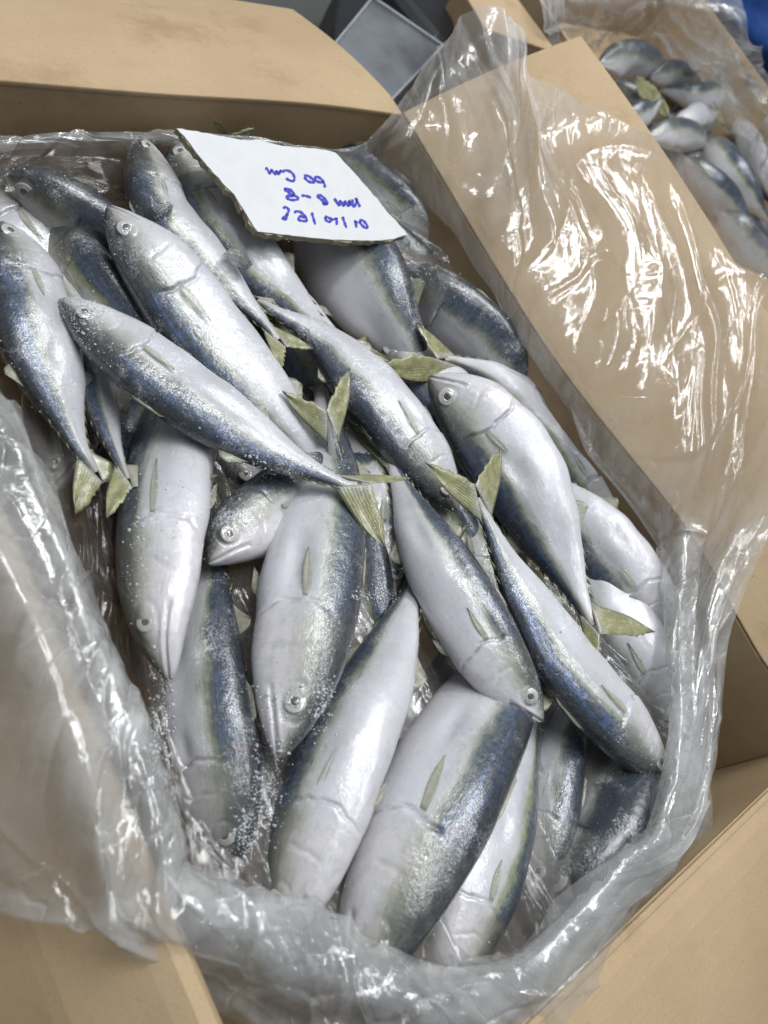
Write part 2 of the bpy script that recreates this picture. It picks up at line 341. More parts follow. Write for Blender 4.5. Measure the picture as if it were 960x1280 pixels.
# ------------------------------------------------------------------ cartons
def board(name, quad_fn, nu, nv, th, mat, parent):
    """a corrugated board: quad_fn(u,v)->point, solid with thickness th along its normal"""
    U, Vv = np.linspace(0, 1, nu), np.linspace(0, 1, nv)
    P = np.array([[quad_fn(a, b) for b in Vv] for a in U])
    du = np.gradient(P, axis=0); dv = np.gradient(P, axis=1)
    Nn = np.cross(du, dv); Nn /= np.linalg.norm(Nn, axis=2, keepdims=True) + 1e-12
    A = P.reshape(-1, 3); B = (P - Nn * th).reshape(-1, 3); n = len(A)
    g = grid_faces(nu, nv); fs = [tuple(f) for f in g] + [tuple(f[::-1] + n) for f in g]
    idx = np.arange(nu * nv).reshape(nu, nv)
    loop = list(idx[0, :]) + list(idx[1:, -1]) + list(idx[-1, -2::-1]) + list(idx[-2:0:-1, 0])
    fs += [(a, a + n, b + n, b) for a, b in zip(loop, loop[1:] + loop[:1])]
    o = mesh(name, np.vstack([A, B]), fs, mat, parent, smooth=False)
    md = o.modifiers.new('bevel', 'BEVEL'); md.width = .0012; md.segments = 2; md.limit_method = 'ANGLE'; md.angle_limit = .9
    return o
def lerp(a, b, t): return np.asarray(a) * (1 - t) + np.asarray(b) * t
XL, XR, YN, YB, ZB = .109, .578, -.168, .452, -.20
box = empty('cardboard_carton', (.34, .14, ZB), 'large open brown cardboard carton heaped with mackerel, its flaps folded out', 'carton', 'brown cartons of fish')
corner = at(503, 142, 0); nearR = at(1030, 925, 0)
TH = .0045
def rim_right(t):      # from the far corner to the near one, slightly bowed
    pts = np.array([at(503, 142, 0), at(680, 432, 0), at(850, 652, 0), at(918, 768, 0), at(960, 838, 0), nearR])
    return pts
RR = catmull(rim_right(0), 60)
def f_rimR(t): x = t * 59; i = min(int(x), 58); return RR[i] * (1 - x + i) + RR[i + 1] * (x - i)
def wallR(u, v): p = f_rimR(u).copy(); p[2] = -v * .198; p[0] += -.004 * math.sin(v * 3); return p
board('wall', lambda u, v: wallR(1 - u, v), 40, 8, TH, M_CARD, box)
backL = np.array([XL, YB + .002, 0])
def rimB(t): p = lerp(corner, backL, t); p = p.copy(); p[1] += .006 * math.sin(math.pi * t) + .002 * math.sin(9 * t); return p
board('wall', lambda u, v: rimB(u) + np.array([0, .004 * math.sin(v * 3.0), -v * .198]), 30, 8, TH, M_CARD, box)
nearL = at(379, 1553, 0)
N1, N2 = at(960, 990, 0), at(754, 1189, 0)
def rimN(t): return catmull([nearR, N1, N2, nearL], 41)[int(round(t * 40))]
board('wall', lambda u, v: rimN(1 - u) + np.array([0, 0, -v * .198]), 20, 6, TH, M_CARD, box)
farL = np.array([backL[0], backL[1], 0])
board('wall', lambda u, v: lerp(farL, nearL, u) + np.array([-.003, 0, -.016 - v * .182]), 20, 6, TH, M_CARD, box)
board('base', lambda u, v: np.array([lerp(.0, .62, u), lerp(-.2, .47, v), ZB + .004]), 2, 2, .004, M_CARD, box)
# flaps: far flap lies back nearly level, right flap rises, left and near flaps droop
bend = lambda t, a: a * math.sin(math.pi * t)
fB0, fB1 = rimB(0) + [0, -.001, .004], rimB(1) + [0, -.001, .004]
eB0 = at_axis(366, 11, 0, fB0[0] - .002); eB1 = fB1 + (eB0 - fB0) * np.array([0, 1, 1])
def flapB(u, v):
    p = lerp(lerp(fB0, fB1, u), lerp(eB0, eB1, u), v); p = np.array(p)
    p[1] += (.006 * math.sin(math.pi * u) + .002 * math.sin(9 * u)) * (1 - v)
    p[2] += bend(v, .005) * (1 + .4 * math.sin(5 * u)) - .004 * max(0, .12 - v) / .12
    return p
board('flap', lambda u, v: flapB(1 - u, v), 36, 16, TH, M_CARD, box)
eR0 = at_axis(726, 44, 1, corner[1] - .001)
dR = eR0 - corner; dR[1] = 0
def flapR(u, v, off=0.0):
    p = f_rimR(min(1, u * .905)) + np.array([-.0006, 0, .0016]); edge = np.array([eR0[0], p[1] + (eR0[1] - corner[1]) * (1 - u), eR0[2]])
    q = lerp(p, edge, v); q[2] += bend(v, .006) + .003 * math.sin(u * 7) * v + off
    return q
board('flap', lambda u, v: flapR(u, v), 40, 14, TH, M_CARD, box)
dl = np.array([-.11, 0, -.10])
def flapL(u, v):
    kx, kz = np.interp(v, [0, .02, .05, .09, .14, .42, 1.0], [.009, .008, .004, -.003, -.011, -.044, -.122]), np.interp(v, [0, .02, .05, .09, .14, .42, 1.0], [-.026, -.012, -.0055, -.0055, -.011, -.040, -.132])
    return lerp(farL, nearL, u) + np.array([kx, 0, kz + .004 * math.sin(u * 9) * v])
board('flap', lambda u, v: flapL(1 - u, v ** 2.2), 30, 40, TH, M_CARD, box)
dn = np.array([.01, -.18, -.055])
def flapN(u, v):
    p = rimN(1 - u * .86 - .03) + np.array([0, .001, .003]); q = p + dn * v; q = np.array(q); q[2] += bend(v, .008) - .006 * max(0, .1 - v) / .1; return q
board('flap', lambda u, v: flapN(1 - u, v), 30, 14, TH, M_CARD, box)

# ------------------------------------------------------------------ fish
UU = np.concatenate([np.linspace(0, .02, 7)[:-1], np.linspace(.02, .30, 72)[:-1], np.linspace(.30, 1.0, 54)])
K_U = [0, .006, .02, .05, .12, .20, .35, .50, .63, .75, .85, .95, 1.0]
UP = [.0006, .012, .025, .049, .086, .108, .125, .121, .102, .070, .040, .019, .013]
LO = [.0006, .012, .025, .050, .092, .119, .134, .130, .108, .073, .040, .019, .013]
TK = [.0006, .010, .019, .034, .055, .066, .073, .070, .060, .042, .026, .0120, .0015]
def pchip(x, xs, ys):
    xs, ys = np.asarray(xs), np.asarray(ys); h = np.diff(xs); d = np.diff(ys) / h
    m = np.zeros(len(xs)); m[0], m[-1] = d[0], d[-1]
    for i in range(1, len(xs) - 1):
        if d[i - 1] * d[i] > 0:
            w1, w2 = 2 * h[i] + h[i - 1], h[i] + 2 * h[i - 1]; m[i] = (w1 + w2) / (w1 / d[i - 1] + w2 / d[i])
    i = np.clip(np.searchsorted(xs, x) - 1, 0, len(h) - 1); t = (x - xs[i]) / h[i]
    return ((1 + 2 * t) * (1 - t) ** 2 * ys[i] + t * (1 - t) ** 2 * h[i] * m[i] + t * t * (3 - 2 * t) * ys[i + 1] + t * t * (t - 1) * h[i] * m[i + 1])
def blade(name, lead, trail, nrm, th, mat, parent, n=14, m=7):
    """a thin fin between its leading and trailing edge, thick at the root and the leading edge"""
    Lc, Tc = catmull(lead, n), catmull(trail, n); s = np.linspace(0, 1, n); v = np.linspace(0, 1, m)
    if name == 'lobe':
        Tc = Tc + (Tc - Lc) * (rng.uniform(-.16, .06, n) * np.linspace(.2, 1, n))[:, None]
    P = Lc[:, None] * (1 - v[None, :, None]) + Tc[:, None] * v[None, :, None]
    h = th * (1 - .75 * s)[:, None] * (np.sin(np.pi * np.clip(v * .92 + .04, 0, 1)) ** .6)[None] 
    rip = (np.sin(v * 9 + s[:, None] * 3 + len(Lc)) * .0006 * s[:, None])[..., None] * nrm
    A, B = P + rip + h[..., None] * nrm, P + rip - h[..., None] * nrm
    g = grid_faces(n, m); N = n * m
    idx = np.arange(N).reshape(n, m); loop = list(idx[0, :]) + list(idx[1:, -1]) + list(idx[-1, -2::-1]) + list(idx[-2:0:-1, 0])
    lp = np.array([(a, b, b + N, a + N) for a, b in zip(loop, loop[1:] + loop[:1])])
    fs = np.vstack([g[:, ::-1], g + N, lp])
    uv = np.stack(np.meshgrid(s, v, indexing='ij'), -1).reshape(-1, 2)
    return mesh(name, np.vstack([A.reshape(-1, 3), B.reshape(-1, 3)]), fs, mat, parent, uv=np.vstack([uv, uv]))
def dome(name, c, ax, up, r, h, mat, parent, n=18, rings=5, ring_in=0.0):
    ax = _n(ax); e1 = _n(np.cross(up, ax)); e2 = np.cross(ax, e1); V, fs = [], []
    for i in range(rings + 1):
        a = i / rings; rr = r * (ring_in + (1 - ring_in) * (1 - a)) if ring_in else r * math.cos(a * math.pi / 2)
        hh = h * math.sin(a * math.pi) if ring_in else h * math.sin(a * math.pi / 2)
        for j in range(n):
            q = 2 * math.pi * j / n; V.append(c + (e1 * math.cos(q) + e2 * math.sin(q)) * max(rr, 1e-6) + ax * hh)
    for i in range(rings):
        for j in range(n): fs.append((i * n + j, i * n + (j + 1) % n, (i + 1) * n + (j + 1) % n, (i + 1) * n + j))
    return mesh(name, V, fs, mat, parent)
FROST_PTS = []
GROUP = 'frozen mackerel heaped in the carton'
def fish(label, pts, w, side, roll, tips=None, frost=.3, blue=.5, dark=0.0, SL=None, lod=1, group=GROUP, mouth=0.0, cat='fish', twist=0.0, flesh=1.0, grains=None, clear_eye=False, dull=.12):
    """pts: (px, py, z) from the snout to the fork of the tail; w: apparent depth of the body in photo pixels"""
    P3 = np.array([at(*p) for p in pts]); w = w * .93; vr = rng.normal(0, 1, 8)
    Ls = np.linalg.norm(np.diff(P3, axis=0), axis=1).sum()
    if SL and Ls < SL:
        d = _n(P3[-1] - P3[-2]); P3 = np.vstack([P3, P3[-1] + d * (SL - Ls)])
    Cn = catmull(P3, 200); seg = np.linalg.norm(np.diff(Cn, axis=0), axis=1); A = np.concatenate([[0], np.cumsum(seg)]); SLr = A[-1]
    U = UU if lod == 1 else np.unique(np.concatenate([np.linspace(0, .06, 6), np.linspace(.06, 1, 34)]))
    nt = 84 if lod == 1 else 28
    def ctr(u): u = np.atleast_1d(u); return np.stack([np.interp(u * SLr, A, Cn[:, i]) for i in range(3)], -1)
    mid = ctr(.45)[0]; Nv = _n(CAM - mid)
    e = .02
    def frame(u):
        u = np.atleast_1d(u); T = ctr(np.clip(u + e, 0, 1)) - ctr(np.clip(u - e, 0, 1)); T /= np.linalg.norm(T, axis=1, keepdims=True)
        N = Nv - T * (T @ Nv)[:, None]; N /= np.linalg.norm(N, axis=1, keepdims=True)
        S = np.cross(T, N) * (1 if side == 'R' else -1)
        ph = np.radians(roll + twist * (u - .4))[:, None]
        return T, S * np.cos(ph) + N * np.sin(ph), N * np.cos(ph) - S * np.sin(ph)
    dist = np.linalg.norm(CAM - mid); wm = w * dist / F
    ph = math.radians(roll); kk = .54 * flesh
    H = wm / math.sqrt(math.cos(ph) ** 2 + (kk * math.sin(ph)) ** 2)
    hs = H / .266                                      # depth factor in metres per unit of profile
    up, lo, tk = pchip(U, K_U, UP) * hs, pchip(U, K_U, LO) * hs, pchip(U, K_U, TK) * hs * flesh
    # every fish its own figure: fuller or hollower belly, flatter back, dents where it lay against others
    up = up * (1 + .05 * vr[0] * np.exp(-((U - .2) / .15) ** 2) + .05 * vr[1] * np.exp(-((U - .6) / .2) ** 2))
    lo = lo * (1 + .07 * vr[2] * np.exp(-((U - .42) / .16) ** 2) + .05 * vr[3] * np.exp(-((U - .2) / .1) ** 2) + .015 * np.sin(U * 40 + vr[4] * 3))
    tk = tk * (1 + .08 * vr[5] * np.exp(-((U - .4) / .2) ** 2))
    T, D, W = frame(U); Cc = ctr(U)
    th = np.linspace(0, 2 * math.pi, nt, endpoint=False); c, s = np.cos(th), np.sin(th)
    y = np.where(s >= 0, up[:, None], lo[:, None]) * np.sign(s) * np.abs(s) ** 1.0
    lat = tk[:, None] * np.sign(c) * np.abs(c) ** .86
    yn = y / hs; u2 = np.repeat(U[:, None], nt, 1); cs = np.abs(c)[None] ** .5
    disp = np.zeros_like(y)
    # jaw line, cheek and gill cover relief
    a, b = np.array([0, .001]), np.array([.115, -.046]); ab = b - a
    tproj = np.clip(((u2 - a[0]) * ab[0] + (yn - a[1]) * ab[1]) / (ab @ ab), 0, 1)
    dj = np.hypot(u2 - a[0] - tproj * ab[0], yn - a[1] - tproj * ab[1])
    disp -= .0105 * np.exp(-(dj / .0030) ** 2)
    above = (yn - a[1]) - (u2 - a[0]) * ab[1] / ab[0]
    disp += .0040 * np.exp(-((above - .009) / .007) ** 2) * np.exp(-((u2 - .055) / .05) ** 2)
    disp += (.0035 + mouth) * np.exp(-((above + .012) / .010) ** 2) * np.exp(-((u2 - .04) / .05) ** 2)
    jn = rng.uniform(-.006, .006)
    wob = .0035 * np.sin(yn * 70 + jn * 900) + .002 * np.sin(yn * 160 + jn * 2000); ue = .272 + jn - 3.0 * (yn + .018) ** 2 + wob; fo = 1 / (1 + np.exp(np.clip((yn - .052) / .008, -40, 40)))
    disp += fo * .0075 / (1 + np.exp(-np.clip((ue - u2) / .0012, -50, 50))) * np.exp(-np.maximum(0, ue - u2) / .06)
    disp -= fo * .0100 * np.exp(-((u2 - ue - .0030) / .0030) ** 2)
    up2 = .188 - 4.5 * (yn - .005) ** 2 + wob
    disp -= .0028 * np.exp(-((u2 - up2) / .0040) ** 2) * np.exp(-((yn + .02) / .045) ** 4)
    re = np.hypot(u2 - .093, (yn - .016)); disp -= .0026 * np.exp(-((re - .032) / .004) ** 2); disp += .0030 * np.exp(-(re / .024) ** 2); disp -= .003 * np.exp(-(((u2 - .035) / .004) ** 2 + ((yn - .018) / .003) ** 2))
    disp += .0007 * np.exp(-((yn - .03 + .03 * u2) / .006) ** 2) * (u2 > .28)          # lateral line
    lat = lat + np.sign(c)[None] * disp * hs * cs
    # limp, uneven bellies
    q = rng.uniform(0, 6.28, 4)
    lat *= 1 + .05 * np.sin(u2 * 9 + q[0] + yn * 20) + .03 * np.sin(u2 * 23 + q[1])
    for _ in range(5):                                   # dents
        du_, dy_ = rng.uniform(.3, .85), rng.uniform(-.09, .07); ds = rng.uniform(.02, .06)
        lat *= 1 - rng.uniform(.04, .13) * np.exp(-((u2 - du_) / (ds * 1.6)) ** 2 - ((yn - dy_) / (ds * .7)) ** 2)
    V = Cc[:, None] + D[:, None] * y[..., None] + W[:, None] * lat[..., None]
    tuv = (y + lo[:, None]) / (up + lo)[:, None]
    root = empty('mackerel', mid, label, cat, group)
    Vf = np.vstack([V.reshape(-1, 3), V[0].mean(0), V[-1].mean(0)]); n = len(U)
    fs = grid_faces(n, nt, True)
    uvb = np.vstack([np.stack([u2, tuv], -1).reshape(-1, 2), [[0, .5], [1, .5]]])
    body = mesh('body', Vf, fs, M_FISH, root, uv=uvb)
    def props(o):
        o['frost'] = float(frost); o['blue'] = float(blue); o['dark'] = float(dark); o['yellow'] = 1.0; o['dull'] = float(dull); return o
    props(body)
    def S(u, yy, off=0.0, sd=1):                        # a point on the flank at fraction u, height yy (profile units)
        u_ = np.array([u]); hU, hL, t_ = pchip(u_, K_U, UP)[0], pchip(u_, K_U, LO)[0], pchip(u_, K_U, TK)[0] * flesh
        r_ = yy / (hU if yy >= 0 else hL); l_ = t_ * math.sqrt(max(0, 1 - r_ * r_)) ** .86
        Tq, Dq, Wq = frame(u); return ctr(u)[0] + Dq[0] * yy * hs + Wq[0] * sd * (l_ + off) * hs
    T1, D1, W1 = (x[-1] for x in (T, D, W)); end = Cc[-1]
    pk = hs * .027
    if tips is None:
        sp_ = rng.uniform(.8, 1.1); tips3 = [end + T1 * SLr * .17 + D1 * SLr * .13 * sp_, end + T1 * SLr * .17 - D1 * SLr * .13 * sp_]
    else: tips3 = [at(*tp) for tp in tips]
    fork = end + T1 * SLr * .042; base_ = ctr(.93)[0]
    if lod == 1 or tips is not None:
        cf = empty('caudal_fin', (0, 0, 0)); cf.parent = root; cf.location = (0, 0, 0); cf['org'] = list(map(float, mid))
        for sg, tp in zip((1, -1), tips3):
            r0 = base_ + D1 * sg * pk * .75
            ax_ = _n(tp - fork); o_ = (r0 - fork); o_ = o_ - ax_ * (o_ @ ax_); o_ = _n(o_ + 1e-9); Lf = np.linalg.norm(tp - fork); ch_ = abs((r0 - fork) @ o_) / Lf; ex_ = .7 * max(0, .34 - ch_)
            ld = [r0, lerp(r0, tp, .30) + o_ * Lf * (.055 + ex_), lerp(r0, tp, .65) + o_ * Lf * (.085 + ex_ * .8), tp]
            tr_ = [fork, lerp(fork, tp, .30) - o_ * Lf * (.035 + ex_ * .3), lerp(fork, tp, .68) - o_ * Lf * (.050 + ex_ * .2), tp]
            nr = _n(np.cross(tp - r0, fork - r0) + 1e-9); nr = nr if nr @ Nv > 0 else -nr
            class _P: pass
            props(blade('lobe', ld, tr_, nr, SLr * .0026, M_FIN, cf, 18, 9))
    if lod == 1:
        for sd in (1, -1):
            ax = frame(.093)[2][0] * sd
            if sd == -1 and roll < 55 and lod == 1 and roll > -40: pass
            ey = dome('eye', S(.093, .016, -.0004, sd), ax, D[10], hs * .0265, hs * .0048, M_EYE, root)
            dome('iris', S(.093, .016, .0038, sd), ax, D[10], hs * .0160, hs * .0012, M_IRIS if clear_eye else M_EYE, ey, 20, 6, .62)
            dome('pupil', S(.093, .016, .0046, sd), ax, D[10], hs * .0105, hs * .0014, M_PUPIL if clear_eye else M_CLOUDY, ey)
            if sd == 1 or roll > 35:
                L_ = rng.uniform(.095, .125); dy = rng.uniform(-.022, .010)
                r1, r2 = S(.280, .009, .0015, sd), S(.282, -.006, .001, sd)
                tip = S(.285 + L_, .004 + dy, .002, sd)
                pf = props(blade('pectoral_fin', [r1, S(.315, .013 + dy * .3, .0028, sd), S(.355, .010 + dy * .7, .0025, sd), tip], [r2, S(.318, -.010 + dy * .3, .0022, sd), S(.352, -.007 + dy * .7, .0022, sd), tip], ax, .0004, M_FIN, root, 12, 6)); pf['yellow'] = float(rng.uniform(.05, .3))
        def mid_fin(name, u0, u1, sg, hgt, back=.045, th=.0008):
            hb = UP if sg > 0 else LO
            E = lambda u, k=1.0: ctr(u)[0] + frame(u)[1][0] * sg * pchip(np.array([u]), K_U, hb)[0] * hs * k
            tip = E(u0 + back, .9) + frame(u0)[1][0] * sg * hgt * hs
            rt = [E(u0, .93), E(u0 + .02, .96) + frame(u0)[1][0] * sg * hgt * hs * .6, tip]
            trl = [E(u1, .93), lerp(E(u1, .96), tip, .4) - frame(u1)[1][0] * sg * hgt * hs * .12, tip]
            return props(blade(name, rt, trl, W[60], th, M_FIN, root, 10, 7))
        f2 = mid_fin('dorsal_fin', .60, .71, 1, .045); f2['yellow'] = .45
        f3 = mid_fin('anal_fin', .60, .71, -1, .045); f3['yellow'] = .3
        f4 = mid_fin('dorsal_fin', .33, .46, 1, .020, .10); f4['yellow'] = .3
        f5 = mid_fin('pelvic_fin', .30, .34, -1, .028, .07); f5['yellow'] = .25
        for sg in (1, -1):
            VV, FF, UVs = [], [], []
            for q_ in range(5):
                u0 = .745 + .043 * q_; hb = UP if sg > 0 else LO; Tq, Dq, Wq = (x[0] for x in frame(u0))
                hh = pchip(np.array([u0]), K_U, hb)[0] * hs; b0 = ctr(u0)[0] + Dq * sg * hh * .9; b1 = ctr(u0 + .022)[0] + Dq * sg * pchip(np.array([u0 + .022]), K_U, hb)[0] * hs * .9
                tp = ctr(u0 + .044)[0] + Dq * sg * (hh * .85 + hs * .006); md_ = (b0 + b1) / 2 + Dq * sg * hs * .007
                k0 = len(VV); wq = Wq * hs * .0055
                VV += [b0, b1, tp, md_ + wq, md_ - wq]; UVs += [[0, .3], [.1, .5], [.6, .5], [.4, .5], [.4, .5]]
                FF += [(k0, k0 + 3, k0 + 2), (k0 + 3, k0 + 1, k0 + 2), (k0, k0 + 2, k0 + 4), (k0 + 4, k0 + 2, k0 + 1), (k0, k0 + 1, k0 + 3), (k0, k0 + 4, k0 + 1)]
            fr_ = props(mesh('finlets', VV, FF, M_FIN, root, uv=UVs)); fr_['yellow'] = .9
    # surface points that face up, for frost grains
    g = frost if grains is None else grains
    if lod == 1 and g > 0:
        Nm = V - Cc[:, None]; Nm /= np.linalg.norm(Nm, axis=2, keepdims=True)
        ok = (Nm @ Nv > .12) & (u2 > .01) & (u2 < .97)
        PP = V[ok]; NN = Nm[ok]; kk_ = int(620 * g)
        bias = .25 + np.abs(np.sin(PP @ np.array([61, 37, 50.]) + q[2]) * np.sin(PP @ np.array([-43, 71, 20.]) + q[3])) ** 4 * 9
        bias *= (1 + 1.6 * (tuv[ok] > .72))
        i = rng.choice(len(PP), kk_, p=bias / bias.sum())
        FROST_PTS.append((PP[i] + rng.normal(0, .0012, (kk_, 3)) * (1 - 0), NN[i], np.exp(rng.normal(-8.35, .42, kk_)) * (1 + .5 * g)))
    return root

# ---- the heap, top layer first (snout -> tail fork, photo pixels + height in metres)
fish('blue-backed mackerel lying diagonally on top of the heap with its yellow tail at the centre', [(74, 374, -.020), (150, 432, -.016), (245, 502, -.012), (345, 566, -.008), (425, 603, -.002), (447, 606, .002)], 92, 'R', 38,
     [(482, 686, -.002), (512, 598, .004)], .55, 1.0, .05, dull=0.45)
fish('blue-backed mackerel with frosty white belly lying behind the topmost diagonal fish', [(134, 258, -.020), (190, 330, -.022), (262, 425, -.030), (338, 515, -.034), (405, 600, -.046), (440, 650, -.054)], 110, 'R', 24, None, .5, 1.0, .03, dull=.45)
fish('dark blue mackerel along the left bag wall, head up and yellow tail below', [(3, 278, -.032), (28, 350, -.030), (58, 455, -.030), (92, 545, -.034), (120, 590, -.038)], 98, 'R', 34,
     [(94, 644, -.036), (168, 596, -.04)], .45, .9, .12, dull=.4)
fish('mackerel whose curved yellow tail lies on the white-bellied fish at the left', [(58, 330, -.062), (92, 420, -.054), (118, 500, -.048), (146, 570, -.036), (160, 598, -.030)], 62, 'R', 50,
     [(133, 648, -.026), (272, 595, -.018)], .35, 1.0, .1)
fish('dull grey-blue mackerel wedged between the two blue-backed fish at the upper left', [(52, 275, -.070), (105, 345, -.060), (168, 420, -.060), (230, 500, -.066)], 92, 'L', 30, None, .3, .35, .22, SL=.2)
fish('grey mackerel in the far left corner of the bag with yellow pectoral fin', [(2, 214, -.046), (62, 248, -.048), (128, 300, -.058), (190, 370, -.072)], 92, 'L', 42, None, .4, .5, .12, SL=.2, dull=.5)
fish('pale mackerel showing only its white belly at the left frame edge', [(-48, 215, -.078), (10, 272, -.072), (75, 340, -.074), (140, 430, -.084)], 98, 'L', -28, None, .6, .3, 0, SL=.2, dull=.5)
fish('slim dark mackerel below the sign holding a clear chip of ice on its back', [(176, 172, -.032), (202, 262, -.030), (262, 335, -.032), (318, 392, -.032), (348, 424, -.028)], 72, 'R', 40,
     [(352, 462, -.026), (392, 436, -.022)], .35, .45, .16, dull=.6)
fish('blue mackerel running out from under the left edge of the white sign', [(218, 176, -.042), (262, 262, -.042), (322, 338, -.042), (384, 395, -.048), (425, 440, -.056)], 92, 'R', 22, None, .3, .8, .10, dull=.35)
fish('plump mackerel with broad white flank coming out below the white sign', [(385, 215, -.056), (420, 290, -.050), (472, 380, -.046), (520, 452, -.054), (552, 500, -.064)], 128, 'L', 4, None, .2, .3, -.06)
fish('dark mackerel lying head-down across the centre beside the yellow tail', [(572, 640, -.040), (528, 575, -.034), (470, 495, -.034), (402, 425, -.038), (348, 392, -.040), (322, 375, -.044)], 86, 'L', 36,
     None, .5, .35, .10, dull=.5)
fish('pinkish white mackerel on the right whose tail fans over the plump fish below the sign', [(778, 690, -.060), (738, 612, -.050), (690, 540, -.046), (622, 475, -.042), (572, 452, -.036), (556, 449, -.033)], 78, 'L', 14,
     [(474, 457, -.030), (520, 404, -.028)], .25, .3, .02)
fish('silver mackerel with clear round eye, head up and yellow tail at the right', [(536, 470, -.024), (596, 524, -.020), (655, 612, -.020), (704, 705, -.020), (735, 770, -.016), (742, 782, -.013)], 118, 'R', 3,
     [(745, 832, -.012), (818, 790, -.006)], .12, .5, -.02, clear_eye=True)
fish('white mackerel beside the bag wall on the right, behind the clear-eyed fish', [(830, 800, -.040), (792, 735, -.034), (744, 668, -.036), (700, 612, -.044), (672, 582, -.054)], 98, 'L', 6, None, .15, .6, -.04, SL=.16)
fish('pale mackerel under the yellow tail of the clear-eyed fish', [(850, 920, -.048), (800, 835, -.046), (752, 745, -.050), (712, 670, -.060)], 100, 'L', 5, None, .15, .3, -.06, SL=.19)
fish('blue-backed mackerel with beaded finlets, yellow tail raised and head at lower right', [(834, 972, -.030), (775, 908, -.018), (702, 822, -.012), (642, 722, -.010), (606, 645, -.002), (598, 622, .003)], 88, 'L', 42,
     [(532, 578, .006), (627, 560, .009)], .3, .95, -.02)
fish('clean white mackerel lying head-down in the middle with pointed snout', [(678, 902, -.016), (634, 846, -.014), (580, 760, -.018), (532, 675, -.026), (498, 600, -.036), (486, 565, -.040)], 104, 'R', -8, None, .08, .3, -.08)
fish('deep-bodied mackerel standing head-down left of centre below the topmost fish', [(348, 952, -.022), (360, 890, -.018), (382, 770, -.018), (398, 660, -.026), (405, 560, -.044), (402, 470, -.066)], 136, 'R', 6,
     None, .3, .2, .02, grains=.45)
fish('mackerel of which only the upright yellow tail shows at the centre', [(470, 890, -.074), (462, 780, -.070), (444, 680, -.058), (424, 590, -.030), (411, 528, -.016)], 84, 'R', 20,
     [(437, 460, -.010), (352, 488, -.016)], .35, .3, .06, grains=.2)
fish('mackerel showing only its head and eye at the left of the deep-bodied one', [(260, 705, -.036), (302, 662, -.034), (370, 622, -.038), (450, 590, -.05)], 112, 'L', 6, None, .5, .2, 0, SL=.2, mouth=.002)
fish('white mackerel pointing head-down by the left wall of the bag, belly turned up', [(213, 852, -.024), (199, 770, -.022), (202, 660, -.028), (218, 550, -.044), (250, 450, -.060), (285, 370, -.07)], 112, 'L', -20, None, .22, .2, -.04)
fish('dark-backed mackerel beneath, head-down at the lower left with frost on its back', [(292, 1090, -.048), (276, 990, -.044), (258, 880, -.046), (258, 770, -.052), (275, 660, -.062)], 122, 'R', 26, None, .5, .45, .10, dull=.5)
fish('cream-bellied mackerel with pointed anal fin in the lower middle', [(340, 1190, -.048), (378, 1080, -.036), (430, 930, -.030), (478, 830, -.034), (512, 745, -.042), (522, 705, -.048)], 124, 'L', -18, None, .2, .3, -.04)
fish('biggest mackerel at the bottom, grey flank and dark back beside the bag lip', [(440, 1256, -.040), (492, 1115, -.026), (556, 985, -.024), (622, 860, -.040), (690, 740, -.062)], 150, 'R', 16, None, .15, .45, .02)
fish('white-bellied mackerel squeezed between the biggest fish and an olive one at the bottom', [(552, 1258, -.050), (594, 1130, -.042), (636, 1010, -.046), (668, 900, -.056)], 100, 'R', -30, None, .2, .2, -.05, SL=.2)
fish('olive-flanked mackerel right of the white-bellied one at the bottom', [(668, 1130, -.054), (676, 1050, -.052), (694, 960, -.052), (712, 860, -.058)], 84, 'R', 12, None, .3, .3, .06, SL=.19)
fish('dark speckled mackerel with frosted back in the lower right corner of the bag', [(690, 1150, -.058), (728, 1075, -.052), (772, 985, -.052), (812, 880, -.060)], 118, 'R', 48, None, .55, .15, .12, SL=.19, dull=.7)
fish('mackerel with green back at the upper right of the heap beside the bag', [(490, 338, -.046), (545, 378, -.040), (605, 432, -.040), (660, 492, -.046), (690, 530, -.052)], 98, 'L', 26, None, .45, .35, .02)
fish('small silver mackerel poking out at the right of the white sign', [(560, 318, -.046), (520, 278, -.046), (470, 235, -.05), (420, 190, -.056)], 66, 'R', 8, None, .35, .2, -.02, SL=.19)
fish('silver mackerel head beneath the sign corner, above the green-backed fish', [(562, 352, -.056), (515, 325, -.056), (455, 290, -.06), (400, 250, -.066)], 74, 'R', 2, None, .3, .2, -.04, SL=.19)
fish('mackerel under the sign with only its dark tail sticking up behind it', [(420, 300, -.064), (360, 240, -.058), (310, 200, -.048), (284, 176, -.034)], 80, 'R', 20, [(266, 148, -.012), (318, 160, -.022)], .2, .4, .1)
# ---- second layer, seen in the gaps
fish('silvery mackerel buried under the centre fish, gill cover showing beside the yellow tail', [(492, 752, -.060), (482, 690, -.058), (466, 600, -.060), (440, 500, -.066)], 98, 'R', -10, None, .25, .2, -.02, SL=.19)
fish('dim mackerel in the dark gap under the pointed snout of the white fish', [(520, 905, -.078), (565, 860, -.076), (630, 800, -.078), (700, 730, -.086)], 100, 'L', 10, None, .1, .3, .1, SL=.2)
fish('shaded mackerel between the white centre fish and the beaded blue one', [(600, 790, -.066), (592, 700, -.064), (570, 610, -.066), (540, 520, -.07)], 104, 'R', 0, None, .1, .2, -.02, SL=.19)
fish('mackerel buried under the two parallel fish at upper centre', [(300, 330, -.074), (370, 420, -.070), (430, 510, -.070), (480, 600, -.076)], 100, 'R', 15, None, .2, .3, .02, SL=.2)
fish('mackerel lying deep under the deep-bodied fish in the lower left gap', [(330, 1060, -.076), (345, 960, -.074), (330, 830, -.074), (330, 700, -.08)], 104, 'R', 30, None, .5, .4, .1, SL=.2)
